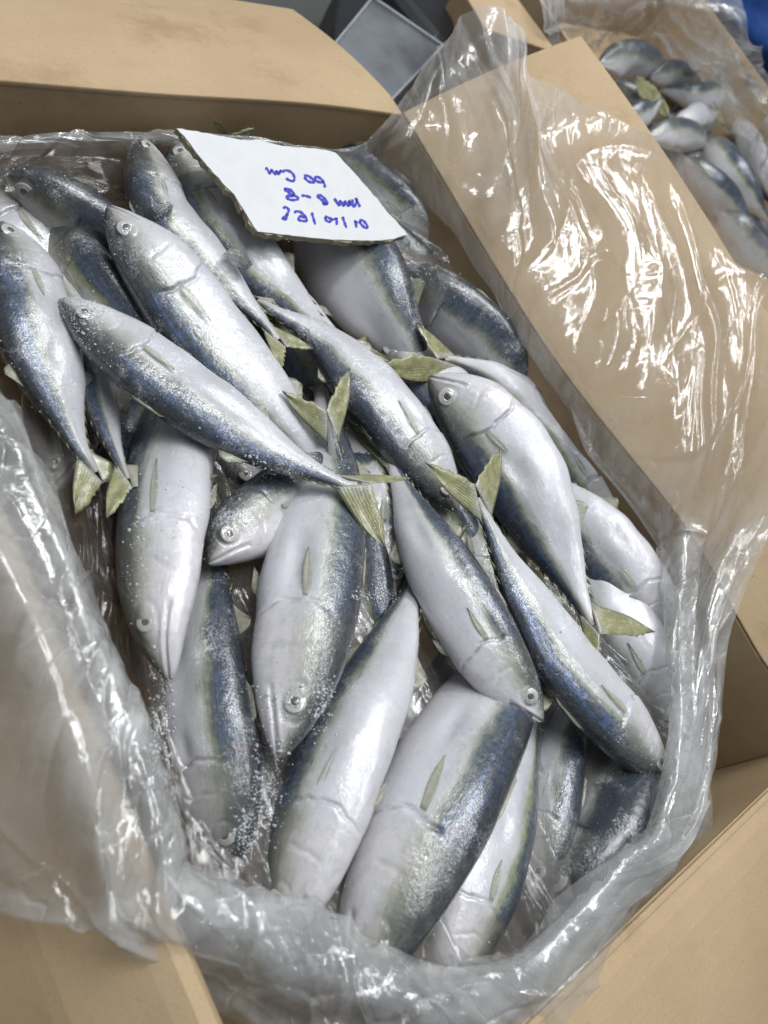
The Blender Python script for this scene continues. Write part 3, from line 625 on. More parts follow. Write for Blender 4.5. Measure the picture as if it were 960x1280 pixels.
fish('mackerel buried between the big bottom fish and the cream-bellied one', [(430, 1190, -.076), (480, 1060, -.074), (530, 920, -.076), (560, 800, -.084)], 100, 'R', 10, None, .1, .2, .05, SL=.2)
fish('pale mackerel buried beside the dark head of the centre fish', [(470, 545, -.062), (520, 600, -.060), (560, 660, -.064), (610, 740, -.07)], 88, 'L', 0, None, .3, .2, -.04, SL=.18)
fish('bluish mackerel under the head of the clear-eyed fish', [(470, 420, -.064), (530, 480, -.058), (600, 560, -.060), (660, 650, -.066)], 96, 'R', 25, None, .15, .9, .06, SL=.2)
fish('dark mackerel under the beaded blue one by the right wall', [(700, 1010, -.078), (720, 930, -.076), (690, 830, -.076), (640, 740, -.08)], 104, 'R', 30, None, .1, .6, .1, SL=.19)
fish('mackerel buried below the left-hand dark blue fish', [(60, 620, -.082), (80, 520, -.078), (70, 420, -.076), (40, 330, -.078)], 100, 'L', 10, None, .3, .3, .1, SL=.2)
fish('mackerel in the shadow below the curved yellow tail at the left', [(150, 760, -.082), (150, 660, -.076), (170, 560, -.076), (200, 460, -.08)], 96, 'L', 20, None, .3, .4, .08, SL=.2)
fish('mackerel in the gap left of the topmost diagonal fish tail', [(330, 620, -.072), (280, 560, -.070), (220, 500, -.07), (150, 430, -.07)], 96, 'L', 20, None, .5, .3, .08, SL=.2)

# ------------------------------------------------------------------ frost grains and clumps of ice between the fish
def frost_cloud():
    P = np.vstack([a for a, b, c in FROST_PTS]); N = np.vstack([b for a, b, c in FROST_PTS]); R = np.concatenate([c for a, b, c in FROST_PTS])
    bpy.context.view_layer.update(); dg = bpy.context.evaluated_depsgraph_get()
    clumps = [((200, 900), 0, 16, 90, 420), ((170, 690), 0, 12, 50, 140), ((215, 600), 0, 40, 40, 120), ((290, 640), 0, 30, 30, 150), ((334, 985), -.016, 18, 52, 520), ((306, 1040), -.030, 14, 26, 260), ((405, 880), -.012, 12, 45, 320), ((470, 745), -.040, 26, 8, 220), ((108, 400), -.006, 20, 30, 260), ((345, 940), -.03, 22, 22, 80), ((330, 575), -.004, 60, 10, 110), ((410, 585), .0, 30, 8, 60), ((540, 330), -.03, 40, 24, 70), ((360, 880), -.02, 40, 26, 160)]
    for (px, py), z, sx, sy, n in clumps:
        q = []
        for _ in range(n):                               # each grain lands on whatever fish lies there
            fx, fy = px + rng.normal(0, sx * .6), py + rng.normal(0, sy * .6); d = _n(ray(fx, fy))
            hit, loc, nor = sc.ray_cast(dg, CAM.tolist(), d.tolist())[:3]
            if hit: q.append(np.array(loc) + np.array(nor) * .0002)
        n = len(q)
        if n == 0: continue
        q = np.array(q)
        P = np.vstack([P, q]); N = np.vstack([N, np.tile(-VIEW, (n, 1))]); R = np.concatenate([R, np.exp(rng.normal(-7.75, .5, n))])
    base = np.array([[1, 0, 0], [-1, 0, 0], [0, 1, 0], [0, -1, 0], [0, 0, 1], [0, 0, -1.]])
    fb = np.array([[0, 2, 4], [2, 1, 4], [1, 3, 4], [3, 0, 4], [2, 0, 5], [1, 2, 5], [3, 1, 5], [0, 3, 5]])
    n = len(P); sc_ = R[:, None, None] * rng.uniform(.45, 1.35, (n, 6, 3))
    A = rng.normal(size=(n, 3, 3)); Q = np.linalg.qr(A)[0]
    V = np.einsum('nij,nkj->nki', Q, base[None] * sc_) + P[:, None]
    fs = (fb[None] + 6 * np.arange(n)[:, None, None]).reshape(-1, 3)
    o = mesh('frost_grains', V.reshape(-1, 3), fs, M_FROST, smooth=False)
    tag(o, 'white frost grains and crushed ice scattered over the mackerel', 'frost', None, 'stuff')
def ice_chip(pix, z, th, label):
    c = np.mean([at(*p, z) for p in pix], 0); V = []
    top = np.array([at(*p, z) for p in pix]); nn = -VIEW; k = len(pix)
    loops = [lerp(c, top, .80) + nn * th, top + nn * th * .45, lerp(c, top, .96) - nn * th * .4]
    loops[0] += rng.normal(0, .0006, (k, 3))
    V = np.vstack(loops + [[c + nn * th * .75], [c - nn * th * .4]])
    fs = [tuple(f) for f in grid_faces(3, k, True)] + [(3 * k, j, (j + 1) % k) for j in range(k)] + [(3 * k + 1, 2 * k + (j + 1) % k, 2 * k + j) for j in range(k)]
    o = mesh('ice_chip', V, fs, M_ICE); md = o.modifiers.new('s', 'SUBSURF'); md.levels = 1; md.render_levels = 2
    tag(o, label, 'ice', 'clear ice chips on the fish')
ice_chip([(188, 246), (200, 258), (218, 250), (214, 268), (202, 272), (190, 262)], -.012, .004, 'clear faceted ice chip on the slim dark fish below the sign')
ice_chip([(276, 318), (290, 307), (306, 314), (316, 330), (308, 338), (288, 330)], -.014, .004, 'clear oval ice chip lying between the slim dark fish and the blue one beside it')

# ------------------------------------------------------------------ white card with blue handwriting
SG = dict(tl=(221, 161, .004), tr=(417, 190, -.004), br=(508, 296, -.012), bl=(326, 291, -.006))
s_tl, s_tr, s_br, s_bl = (at(*SG[k]) for k in ('tl', 'tr', 'br', 'bl'))
s_n = _n(np.cross(s_tr - s_tl, s_bl - s_tl)); s_n = s_n if s_n[2] > 0 else -s_n
sign = empty('card_sign', s_tl * .5 + s_br * .5 - s_n * .004, 'torn white card sign with blue handwriting lying upside down on the fish', 'sign')
# outline with the torn corrugated left edge, in photo pixels
ol = [(221, 161), (262, 168), (305, 176), (322, 175), (352, 183), (400, 187), (419, 191), (440, 214), (463, 240), (486, 268), (505, 288), (508, 294), (492, 299), (470, 301), (448, 301), (420, 300), (392, 298), (365, 295), (340, 292), (322, 290), (317, 284), (311, 274), (303, 260), (297, 252), (292, 243), (284, 236), (274, 224), (266, 216), (259, 208), (250, 197), (240, 184), (230, 171)]
def on_sign(px, py, h=0.0):
    d = ray(px, py); P = CAM + d * (((s_tl - CAM) @ s_n) / (d @ s_n)); return P + s_n * h
_ctr = (375, 240)
def slab(name, outline, h0, h1, mat, shrink=0.0, jag=0.0):
    k = len(outline); O = []
    pts = []
    for i in range(k):                                   # finer outline with small nicks
        a, b = np.array(outline[i]), np.array(outline[(i + 1) % k])
        m = max(1, int(np.hypot(*(b - a)) / 5))
        for q in range(m): pts.append(a + (b - a) * q / m)
    pts = np.array(pts); k = len(pts); cen = np.array(_ctr)
    pts = pts + (cen - pts) * shrink + rng.normal(0, jag + 1e-9, pts.shape)
    rings = []
    for f in (1, .85, .6, .3): rings.append(np.array([on_sign(*(cen + (p - cen) * f), h1) for p in pts]))
    V = np.vstack([np.array([on_sign(*p, h0) for p in pts])] + rings + [[on_sign(*cen, h1)], [on_sign(*cen, h0)]])
    fs = [tuple(f) for f in grid_faces(5, k, True)] + [(4 * k + j, 4 * k + (j + 1) % k, 5 * k) for j in range(k)] + [((j + 1) % k, j, 5 * k + 1) for j in range(k)]
    return mesh(name, V, fs, mat, sign, smooth=False)
slab('face_sheet', ol, -.0002, .0006, M_WHITE, 0, .25)
slab('corrugated_core', ol, -.0050, -.0004, M_RAW, -.006, 1.0)
STROKES = [  # traced in the photograph, zoom origin (320,200), 6.4 px per photo pixel
 [(70, 70), (85, 78), (108, 112), (118, 85), (150, 118), (158, 92), (178, 118), (195, 92), (172, 110)],
 [(205, 100), (240, 88), (280, 105), (303, 140), (300, 168), (275, 172), (235, 152)],
 [(380, 135), (405, 130), (440, 150), (462, 180), (448, 186), (410, 172), (382, 140)],
 [(548, 225), (540, 190), (515, 155), (480, 138), (468, 148), (480, 172), (515, 185), (540, 180)],
 [(218, 240), (245, 235), (280, 250), (298, 275), (285, 295), (250, 290), (240, 300), (262, 320), (300, 325), (330, 318), (325, 300), (290, 285), (255, 262), (225, 243)],
 [(360, 290), (395, 292), (438, 306)],
 [(558, 362), (535, 335), (505, 312), (488, 292), (500, 285), (530, 300), (558, 330), (565, 355), (545, 360), (528, 342)],
 [(622, 312), (660, 368), (668, 330), (700, 372), (706, 335), (735, 375), (742, 330), (752, 372)],
 [(765, 320), (775, 378), (800, 345), (795, 312), (828, 380)],
 [(212, 390), (235, 382), (258, 405), (250, 430), (222, 462), (208, 474), (235, 478), (248, 440)],
 [(300, 425), (330, 415), (365, 430), (398, 470), (402, 490), (365, 492), (335, 478), (350, 455), (385, 468)],
 [(442, 425), (455, 470), (470, 520)],
 [(545, 460), (565, 462), (600, 480), (585, 498), (560, 490), (545, 462)], [(600, 482), (625, 478), (640, 470)], [(640, 465), (642, 500), (640, 525)],
 [(688, 458), (702, 500), (720, 548)],
 [(780, 495), (790, 500), (800, 545)], [(782, 496), (812, 508)],
 [(822, 490), (850, 488), (880, 520), (885, 545), (865, 545), (835, 515), (822, 492)]]
def ink():
    V, fs = [], []
    for st in STROKES:
        p = np.array([(320 + x / 6.4, 200 + y / 6.4) for x, y in st]); c = catmull(np.c_[p, np.zeros(len(p))], max(8, len(p) * 6))[:, :2]
        t = np.gradient(c, axis=0); t /= np.linalg.norm(t, axis=1, keepdims=True) + 1e-9; nr = np.c_[-t[:, 1], t[:, 0]]; k0 = len(V)
        wd = 1.55 + .3 * np.sin(np.arange(len(c)) * .7)
        for q, m_, w_ in zip(c, nr, wd): V += [on_sign(*(q + m_ * w_), .00085), on_sign(*(q - m_ * w_), .00085)]
        fs += [(k0 + 2 * i, k0 + 2 * i + 1, k0 + 2 * i + 3, k0 + 2 * i + 2) for i in range(len(c) - 1)]
    mesh('handwriting', V, fs, M_INK, sign, smooth=False)
ink()

# ------------------------------------------------------------------ polythene bag lining the carton
def creases(A, B, n, lo, hi, wlo, whi, amp, bias=None, seed=1):
    r = np.random.default_rng(seed); Hh = np.zeros_like(A); a0, a1, b0, b1 = A.min(), A.max(), B.min(), B.max()
    for _ in range(n):
        ca, cb = r.uniform(a0, a1), r.uniform(b0, b1); L_ = np.exp(r.uniform(np.log(lo), np.log(hi))); wd = np.exp(r.uniform(np.log(wlo), np.log(whi)))
        an = r.normal(bias, .55) if bias is not None and r.random() < .65 else r.uniform(0, math.pi)
        bx = (np.abs(A - ca) < L_ * 1.6) & (np.abs(B - cb) < L_ * 1.6)
        if not bx.any(): continue
        da, db = A[bx] - ca, B[bx] - cb; cu = r.normal(0, 4)
        l_ = da * math.cos(an) + db * math.sin(an); d_ = -da * math.sin(an) + db * math.cos(an) + cu * l_ * l_
        g = np.exp(-(l_ / L_) ** 4 * 3)
        kind = r.random(); am = amp * r.uniform(.3, 1) * min(1.6, (wd / wlo) ** .5) * r.choice([-1, 1])
        if kind < .6: Hh[bx] += am * np.exp(-np.abs(d_) / wd) * g
        else: Hh[bx] += am * 1.6 * (1 / (1 + np.exp(-d_ / (wd * .35))) - .5) * np.exp(-(d_ / (wd * 5)) ** 2) * g
    return Hh
from mathutils.geometry import delaunay_2d_cdt
from mathutils import Vector
def facets(A, B, rows, la, lb, amp, seed):
    """crumpled film: plane triangles between random points raised or sunk at random"""
    r = np.random.default_rng(seed); a0, a1, b1 = rows[0] - la, rows[-1] + la, B.max() + lb
    n = int((a1 - a0) * (b1 + lb) / (la * lb)); X = r.uniform(a0, a1, n); Y = r.uniform(-lb, b1, n)
    X = np.r_[X, a0 - 1, a1 + 1, a1 + 1, a0 - 1]; Y = np.r_[Y, -1, -1, b1 + 1, b1 + 1]
    Z = r.normal(0, 1, n + 4) * amp * .5
    vs, _, fs, ov, _, _ = delaunay_2d_cdt([Vector((x / la, y / lb)) for x, y in zip(X, Y)], [], [], 0, 1e-6)
    Hh = np.zeros_like(A)
    vx = np.array([v.x * la for v in vs]); vy = np.array([v.y * lb for v in vs]); vz = np.array([Z[o[0]] for o in ov])
    for f in fs:
        x, y, z = vx[list(f)], vy[list(f)], vz[list(f)]
        i0, i1 = np.searchsorted(rows, x.min()), np.searchsorted(rows, x.max(), 'right')
        if i1 <= i0: continue
        a, b = A[i0:i1], B[i0:i1]; den = (y[1] - y[2]) * (x[0] - x[2]) + (x[2] - x[1]) * (y[0] - y[2])
        if abs(den) < 1e-12: continue
        w0 = ((y[1] - y[2]) * (a - x[2]) + (x[2] - x[1]) * (b - y[2])) / den; w1 = ((y[2] - y[0]) * (a - x[2]) + (x[0] - x[2]) * (b - y[2])) / den; w2 = 1 - w0 - w1
        ins = (w0 >= -1e-9) & (w1 >= -1e-9) & (w2 >= -1e-9); Hh[i0:i1][ins] = (w0 * z[0] + w1 * z[1] + w2 * z[2])[ins]
    return Hh
def film(name, stations, ns, nv, closed, parent, seed, ncr, amp, kcreases=.6, hem=True):
    """stations: each a list of (px,py,z,haze,dirt) from the inside of the bag to its free edge"""
    St = np.array([[np.r_[at(p[0], p[1], p[2]) if len(p) == 5 else np.array(p[:3]), p[-2], p[-1]] for p in st] for st in stations])
    if closed: St = np.concatenate([St, St[:1]])
    m = St.shape[1]
    rows = []
    for j in range(m):
        c = catmull3(St[:, j], ns); rows.append(c)
    rows = np.array(rows).transpose(1, 0, 2)
    G = np.array([catmull3(rows[i], nv, uniform=True) for i in range(ns)])
    P, hz, dt = G[..., :3], np.clip(G[..., 3], 0, 1), np.clip(G[..., 4], 0, 1)
    a_ = np.concatenate([[0], np.cumsum(np.linalg.norm(np.diff(P[:, nv // 2], axis=0), axis=1))])
    b_ = np.concatenate([np.zeros((ns, 1)), np.cumsum(np.linalg.norm(np.diff(P, axis=1), axis=2), axis=1)], 1)
    A = np.repeat(a_[:, None], nv, 1); B = b_
    du, dv = np.gradient(P, axis=0), np.gradient(P, axis=1); N = np.cross(du, dv); N /= np.linalg.norm(N, axis=2, keepdims=True) + 1e-12
    if ((CAM - P) * N).sum(2).mean() < 0: N = -N
    h = creases(A, B, ncr // 2, .03, .16, .0018, .006, amp * .8, math.pi / 2, seed) + creases(A, B, ncr, .010, .045, .0009, .0022, amp * .26, None, seed + 1) + creases(A, B, ncr // 6, .06, .22, .0012, .0035, amp * 1.1, 0.0, seed + 5) + creases(A, B, ncr // 10, .12, .35, .004, .012, amp * 2.4, math.pi / 2, seed + 2)
    m_ = lambda a, b: np.clip(.5 + .9 * np.sin(a * 17 + seed) * np.sin(b * 31 + a * 9), 0, 1)
    ampf = np.clip(1.0 - hz * .8, .62, .82)
    h = h + facets(A, B, a_, .085, .050, .0085, seed + 9) + facets(A, B, a_, .030, .024, .0007, seed + 10) * m_(A, B) * np.clip(3.4 - hz * 12, .8, 2.6) + facets(A, B, a_, .20, .020, .0030, seed + 12)
    h = h * ampf
    fade = np.clip(np.minimum(np.arange(nv) / 8.0, 1), 0, 1)[None]
    P = P + N * (h * fade)[..., None]
    # facets along creases: the milky film looks denser where it is stretched or doubled
    hz = np.clip(hz + np.abs(h) / amp * .03, 0, .95)
    V = P.reshape(-1, 3); o = mesh(name, V, grid_faces(ns, nv), M_FILM, parent, attrs=dict(haze=hz.ravel(), dirt_shade=dt.ravel(), along=A.ravel(), across=B.ravel()))
    return o, P
def catmull3(P, n, uniform=False):
    P = np.asarray(P); k = len(P); Q = np.vstack([2 * P[0] - P[1], P, 2 * P[-1] - P[-2]])
    if uniform: K = np.arange(k).astype(float)
    else: K = np.concatenate([[0], np.cumsum(np.maximum(np.linalg.norm(np.diff(P[:, :3], axis=0), axis=1), 1e-4))])
    s = np.linspace(0, K[-1], n); i = np.clip(np.searchsorted(K, s) - 1, 0, k - 2); t = ((s - K[i]) / (K[i + 1] - K[i]))[:, None]
    a, b, c, e = Q[i], Q[i + 1], Q[i + 2], Q[i + 3]; tn = .75
    m1, m2 = (c - a) * .5 * tn, (e - b) * .5 * tn
    return (2 * t ** 3 - 3 * t ** 2 + 1) * b + (t ** 3 - 2 * t ** 2 + t) * m1 + (-2 * t ** 3 + 3 * t ** 2) * c + (t ** 3 - t ** 2) * m2
_ry, _rx = RR[::-1, 1], RR[::-1, 0]
def fz(px, py, off):                                      # height of the right flap under a photo pixel, plus off
    z = .04
    for _ in range(40):
        P = at(px, py, z); rx = np.interp(P[1], _ry, _rx) - .001; v = np.clip((P[0] - rx) / (eR0[0] - rx), 0, 1.6)
        zt = lerp(.004, eR0[2], v) + (bend(v, .006) + .003 if v < 1 else 0); z = .6 * z + .4 * zt
    return float(z) + off * .8 + .004
def L_(px, py, off):                                      # height of the drooping left flap under a photo pixel, plus off
    e = np.array([-.11, 0, -.10]); m_ = np.array([-e[2], 0, e[0]]); d = ray(px, py); q = np.array([XL - .004, 0, .006])
    P = CAM + d * (((q - CAM) @ m_) / (d @ m_)); return float(P[2]) + off
def R_(px, py, off): return fz(px, py, off)
def S_(p0, p1, *rest):
    """inside run of the bag: from below the fish up to the lip, then the given points"""
    a = at(*p1[:3]); cen = np.array([.34, .14, 0]); d = cen - a; d[2] = 0; d = _n(d) * (.012 if (p1[0] + p1[1] * .55 < 900 and p1[1] > 420) or (p1[1] > 1050 and p1[0] < 700) else -.004)
    b0 = a + d * 1.6 + np.array([0, 0, -.075])
    return [(b0[0], b0[1], b0[2], .75, 1.0)] + [(*p1[:3], p1[3] * .55, min(1, p1[4] + .45))] + list(rest)  # mask rises towards the inside: soiled liner plus painted gap shade
# every station: 8 points (the first is made by S_); (px, py, z, haze, dirt)
ST = [
 S_(0, (-160, 240, -.058, .18, .5), (-160, 200, -.040, .15, .5), (-160, 172, -.030, .2, .1), (-160, 166, -.026, .3, .0), (-160, 172, -.024, .28, 0), (-160, 182, -.026, .25, 0), (-160, 194, -.032, .22, 0)),
 S_(0, (-20, 236, -.058, .18, .6), (-10, 196, -.042, .15, .6), (-5, 172, -.032, .2, .1), (0, 164, -.028, .32, 0), (0, 170, -.026, .28, 0), (2, 180, -.028, .25, 0), (4, 190, -.033, .2, 0)),
 S_(0, (110, 238, -.058, .20, .7), (105, 196, -.044, .16, .8), (108, 172, -.034, .2, .2), (110, 161, -.029, .32, 0), (112, 166, -.027, .28, 0), (114, 176, -.029, .22, 0), (116, 186, -.034, .16, 0)),
 S_(0, (190, 238, -.060, .18, .6), (190, 200, -.046, .15, .7), (192, 178, -.034, .18, .2), (195, 165, -.029, .30, 0), (197, 169, -.027, .26, 0), (198, 176, -.029, .2, 0), (200, 184, -.034, .15, 0)),
 S_(0, (310, 246, -.060, .15, .4), (312, 212, -.046, .15, .4), (315, 192, -.034, .15, .1), (318, 176, -.024, .2, 0), (320, 172, -.022, .2, 0), (322, 176, -.022, .18, 0), (324, 182, -.026, .15, 0)),
 S_(0, (412, 258, -.060, .15, .3), (412, 226, -.045, .15, .3), (416, 206, -.030, .15, .1), (424, 196, -.018, .2, 0), (430, 190, -.010, .2, 0), (434, 186, -.004, .22, 0), (438, 180, .003, .25, 0)),
 S_(0, (490, 268, -.055, .12, .3), (484, 232, -.036, .12, .2), (480, 206, -.018, .14, .1), (480, 186, -.004, .16, 0), (486, 164, .010, .18, 0), (496, 142, .022, .2, 0), (508, 116, .034, .26, 0)),
 S_(0, (520, 282, -.050, .10, .3), (522, 240, -.030, .12, .2), (528, 200, -.008, .12, 0), (540, 160, .012, .14, 0), (556, 112, .034, .17, 0), (570, 66, .052, .2, 0), (586, 14, .074, .28, 0)),
 S_(0, (542, 300, -.048, .10, .3), (552, 268, -.026, .10, .2), (568, 232, .004, .12, 0), (584, 180, .022, .15, 0), (600, 116, .044, .2, 0), (612, 60, .062, .26, 0), (622, 10, .078, .34, 0)),
 S_(0, (556, 326, -.046, .10, .3), (576, 300, -.022, .10, .2), (600, 268, .012, .10, 0), (626, 222, .022, .20, 0), (642, 160, .046, .29, 0), (648, 96, .066, .5, 0), (655, 42, .080, .5, 0)),
 S_(0, (572, 348, -.045, .10, .3), (594, 330, -.020, .10, .2), (622, 305, .012, .10, 0), (652, 268, R_(652, 268, .010), .30, 0), (668, 220, R_(668, 220, .020), .29, 0), (676, 160, R_(676, 160, .030), .29, 0), (668, 92, .070, .32, 0)),
 S_(0, (592, 376, -.044, .10, .3), (620, 362, -.018, .10, .2), (650, 340, .012, .10, 0), (690, 302, R_(690, 302, .006), .07, 0), (720, 258, R_(720, 258, .008), .10, 0), (742, 200, R_(742, 200, .012), .12, 0), (745, 132, R_(745, 132, .018), .2, 0)),
 S_(0, (634, 446, -.043, .12, .3), (662, 432, -.016, .12, .2), (690, 408, .012, .12, 0), (740, 362, R_(740, 362, .005), .07, 0), (790, 300, R_(790, 300, .006), .07, 0), (825, 238, R_(825, 238, .010), .10, 0), (838, 180, R_(838, 180, .022), .2, 0)),
 S_(0, (676, 512, -.042, .16, .3), (706, 500, -.014, .15, .2), (736, 478, .012, .12, 0), (790, 430, R_(790, 430, .005), .07, 0), (850, 368, R_(850, 368, .006), .07, 0), (890, 304, R_(890, 304, .012), .10, 0), (918, 252, R_(918, 252, .026), .2, 0)),
 S_(0, (716, 572, -.040, .20, .3), (742, 566, -.014, .18, .2), (776, 540, .012, .14, 0), (836, 492, R_(836, 492, .008), .07, 0), (900, 430, R_(900, 430, .008), .07, 0), (950, 366, R_(950, 366, .014), .12, 0), (985, 330, R_(985, 330, .02), .2, 0)),
 S_(0, (760, 632, -.040, .26, .2), (786, 618, -.012, .28, .1), (818, 604, .012, .22, 0), (868, 556, R_(868, 556, .010), .07, 0), (925, 500, R_(925, 500, .010), .07, 0), (975, 460, R_(975, 460, .014), .1, 0), (1040, 420, R_(1040, 420, .02), .2, 0)),
 S_(0, (800, 700, -.040, .30, .2), (824, 676, -.012, .29, 0), (850, 656, .012, .30, 0), (880, 622, R_(880, 622, .010), .12, 0), (930, 590, R_(930, 590, .012), .12, 0), (975, 570, R_(975, 570, .016), .12, 0), (1040, 540, R_(1040, 540, .02), .18, 0)),
 S_(0, (820, 770, -.038, .36, .1), (834, 740, -.010, .29, 0), (852, 716, .012, .29, 0), (876, 690, .014, .30, 0), (908, 668, .016, .24, 0), (940, 656, .022, .22, 0), (975, 640, .03, .24, 0)),
 S_(0, (822, 850, -.036, .40, .1), (832, 822, -.008, .29, 0), (850, 806, .008, .29, 0), (868, 800, .010, .29, 0), (880, 798, .008, .40, 0), (892, 800, .004, .34, 0), (908, 790, .004, .28, 0)),
 S_(0, (826, 930, -.036, .40, .1), (834, 910, -.008, .29, 0), (850, 898, .006, .29, 0), (866, 896, .006, .29, 0), (880, 898, .002, .29, 0), (892, 902, -.004, .38, 0), (893, 916, -.018, .3, 0)),
 S_(0, (815, 1010, -.036, .36, .1), (824, 990, -.010, .40, 0), (842, 978, .004, .29, 0), (858, 982, .004, .29, 0), (872, 992, .000, .29, 0), (880, 1006, -.006, .36, 0), (876, 1024, -.018, .3, 0)),
 S_(0, (796, 1056, -.036, .34, .1), (806, 1050, -.010, .38, 0), (820, 1046, .004, .29, 0), (830, 1060, .004, .29, 0), (838, 1078, .000, .40, 0), (836, 1096, -.008, .36, 0), (826, 1112, -.018, .3, 0)),
 S_(0, (752, 1072, -.036, .34, .1), (765, 1076, -.010, .29, 0), (778, 1084, .004, .29, 0), (786, 1100, .004, .29, 0), (792, 1120, .000, .29, 0), (786, 1136, -.008, .40, 0), (776, 1148, -.018, .34, 0)),
 S_(0, (700, 1130, -.036, .36, .1), (702, 1142, -.010, .29, 0), (712, 1156, .006, .52, 0), (728, 1178, .006, .29, 0), (744, 1200, .000, .29, 0), (744, 1222, -.012, .29, 0), (736, 1240, -.022, .36, 0)),
 S_(0, (636, 1186, -.036, .34, .1), (640, 1198, -.010, .29, 0), (650, 1216, .006, .29, 0), (672, 1250, .004, .29, 0), (700, 1290, -.004, .29, 0), (735, 1300, -.016, .29, 0), (750, 1290, -.026, .36, 0)),
 S_(0, (560, 1200, -.036, .34, .1), (562, 1210, -.010, .29, 0), (566, 1230, .006, .29, 0), (572, 1270, .003, .29, 0), (580, 1310, -.006, .29, 0), (590, 1350, -.02, .29, 0), (600, 1370, -.03, .36, 0)),
 S_(0, (470, 1164, -.036, .34, .1), (470, 1174, -.010, .29, 0), (468, 1200, .008, .29, 0), (460, 1240, .004, .29, 0), (452, 1280, -.006, .29, 0), (440, 1320, -.02, .29, 0), (430, 1350, -.03, .36, 0)),
 S_(0, (390, 1128, -.036, .34, .1), (386, 1136, -.010, .29, 0), (380, 1162, .008, .29, 0), (370, 1200, .004, .29, 0), (352, 1236, -.006, .29, 0), (335, 1262, -.02, .29, 0), (318, 1290, -.03, .36, 0)),
 S_(0, (300, 1092, -.038, .34, .1), (294, 1100, -.012, .29, 0), (286, 1126, .008, .50, 0), (272, 1164, .004, .29, 0), (254, 1196, -.006, .29, 0), (240, 1216, -.02, .29, 0), (226, 1236, -.03, .36, 0)),
 S_(0, (238, 1070, -.040, .34, .2), (230, 1080, -.012, .29, 0), (222, 1108, .010, .50, 0), (204, 1140, .008, .29, 0), (176, 1160, .000, .29, 0), (140, 1166, L_(140, 1166, .012), .30, 0), (110, 1160, L_(110, 1160, .012), .24, 0)),
 S_(0, (212, 1010, -.040, .26, .5), (206, 1004, -.012, .33, .1), (198, 1020, .010, .50, 0), (178, 1050, .008, .29, 0), (140, 1080, L_(140, 1080, .012), .34, 0), (90, 1120, L_(90, 1120, .009), .12, 0), (30, 1150, L_(30, 1150, .012), .16, 0)),
 S_(0, (184, 930, -.040, .22, .6), (176, 914, -.012, .33, .1), (164, 918, .010, .50, 0), (140, 940, .008, .29, 0), (108, 970, L_(108, 970, .012), .32, 0), (50, 1030, L_(50, 1030, .009), .09, 0), (-30, 1130, L_(-30, 1130, .012), .16, 0)),
 S_(0, (150, 826, -.040, .22, .6), (140, 804, -.012, .33, .1), (122, 804, .010, .50, 0), (98, 826, .008, .29, 0), (70, 856, L_(70, 856, .012), .32, 0), (14, 920, L_(14, 920, .009), .09, 0), (-90, 1080, L_(-90, 1080, .012), .16, 0)),
 S_(0, (112, 712, -.040, .24, .4), (100, 692, -.012, .33, .1), (82, 690, .010, .50, 0), (58, 710, .008, .29, 0), (28, 746, L_(28, 746, .012), .34, 0), (-24, 820, L_(-24, 820, .009), .10, 0), (-140, 960, L_(-140, 960, .012), .16, 0)),
 S_(0, (72, 622, -.040, .26, .2), (60, 600, -.012, .29, 0), (40, 600, .010, .29, 0), (14, 624, .008, .29, 0), (-18, 664, L_(-18, 664, .012), .38, 0), (-70, 740, L_(-70, 740, .009), .12, 0), (-170, 860, L_(-170, 860, .012), .16, 0)),
 S_(0, (30, 534, -.040, .30, .1), (18, 506, -.012, .29, 0), (-4, 510, .010, .29, 0), (-36, 540, .008, .29, 0), (-70, 590, .000, .38, 0), (-120, 660, -.022, .2, 0), (-200, 740, -.042, .16, 0)),
 S_(0, (-60, 420, -.045, .3, .1), (-80, 390, -.02, .4, 0), (-110, 390, .0, .4, 0), (-150, 420, .0, .4, 0), (-190, 460, -.01, .36, 0), (-240, 520, -.022, .2, 0), (-320, 600, -.042, .16, 0)),
]
bag = empty('plastic_bag', (.34, .14, -.12), 'clear crumpled plastic bag lining the main carton, its rim draped over the flaps', 'plastic bag', 'plastic liner bags')
for si, st in enumerate(ST):
    for q in range(len(st)):
        px_, py_, z_, h_, d_ = st[q]
        if q == 0: continue
        if 6 <= si <= 18 and q <= 3:                     # keep the film inside the wall, then on top of the flap
            for _ in range(60):
                P_ = at(px_, py_, z_); rx_ = np.interp(P_[1], _ry, _rx)
                if z_ > -.001 or P_[0] < rx_ - .005: break
                z_ += .001
            P_ = at(px_, py_, z_); rx_ = np.interp(P_[1], _ry, _rx)
            if P_[0] > rx_ - .003 and P_[1] < .452: z_ = max(z_, fz(px_, py_, .005))
        if 7 <= si <= 17 and q >= 4:
            zf = fz(px_, py_, .006)
            if at(px_, py_, zf)[1] < .452 and zf < .13: z_ = max(z_, zf)
        if 5 <= si <= 16 and q in (1, 2): h_ = max(h_, .34 if si >= 7 else .2)
        if si >= 17 and q in (3, 4): z_ = max(z_ * .4, .003)
        if 30 <= si <= 34 and q == 6: h_ = min(h_, .05)
        st[q] = (px_, py_, z_, h_, d_)
ST2 = [[ST[k][0]] + [(p[0] + 3 * math.sin(k * 2.1), p[1] + 3 * math.cos(k * 1.7), p[2] - .0035 * (1 if q < 4 else .6), p[3] * .42, p[4]) for q, p in enumerate(ST[k][1:])] for k in range(17, 36)]
film('film', ST, 1400, 200, False, bag, 11, 460, .0030)
film('inner_fold', ST2, 620, 130, False, bag, 57, 240, .0034)                  # the film lies double along the near and left rims

frost_cloud()

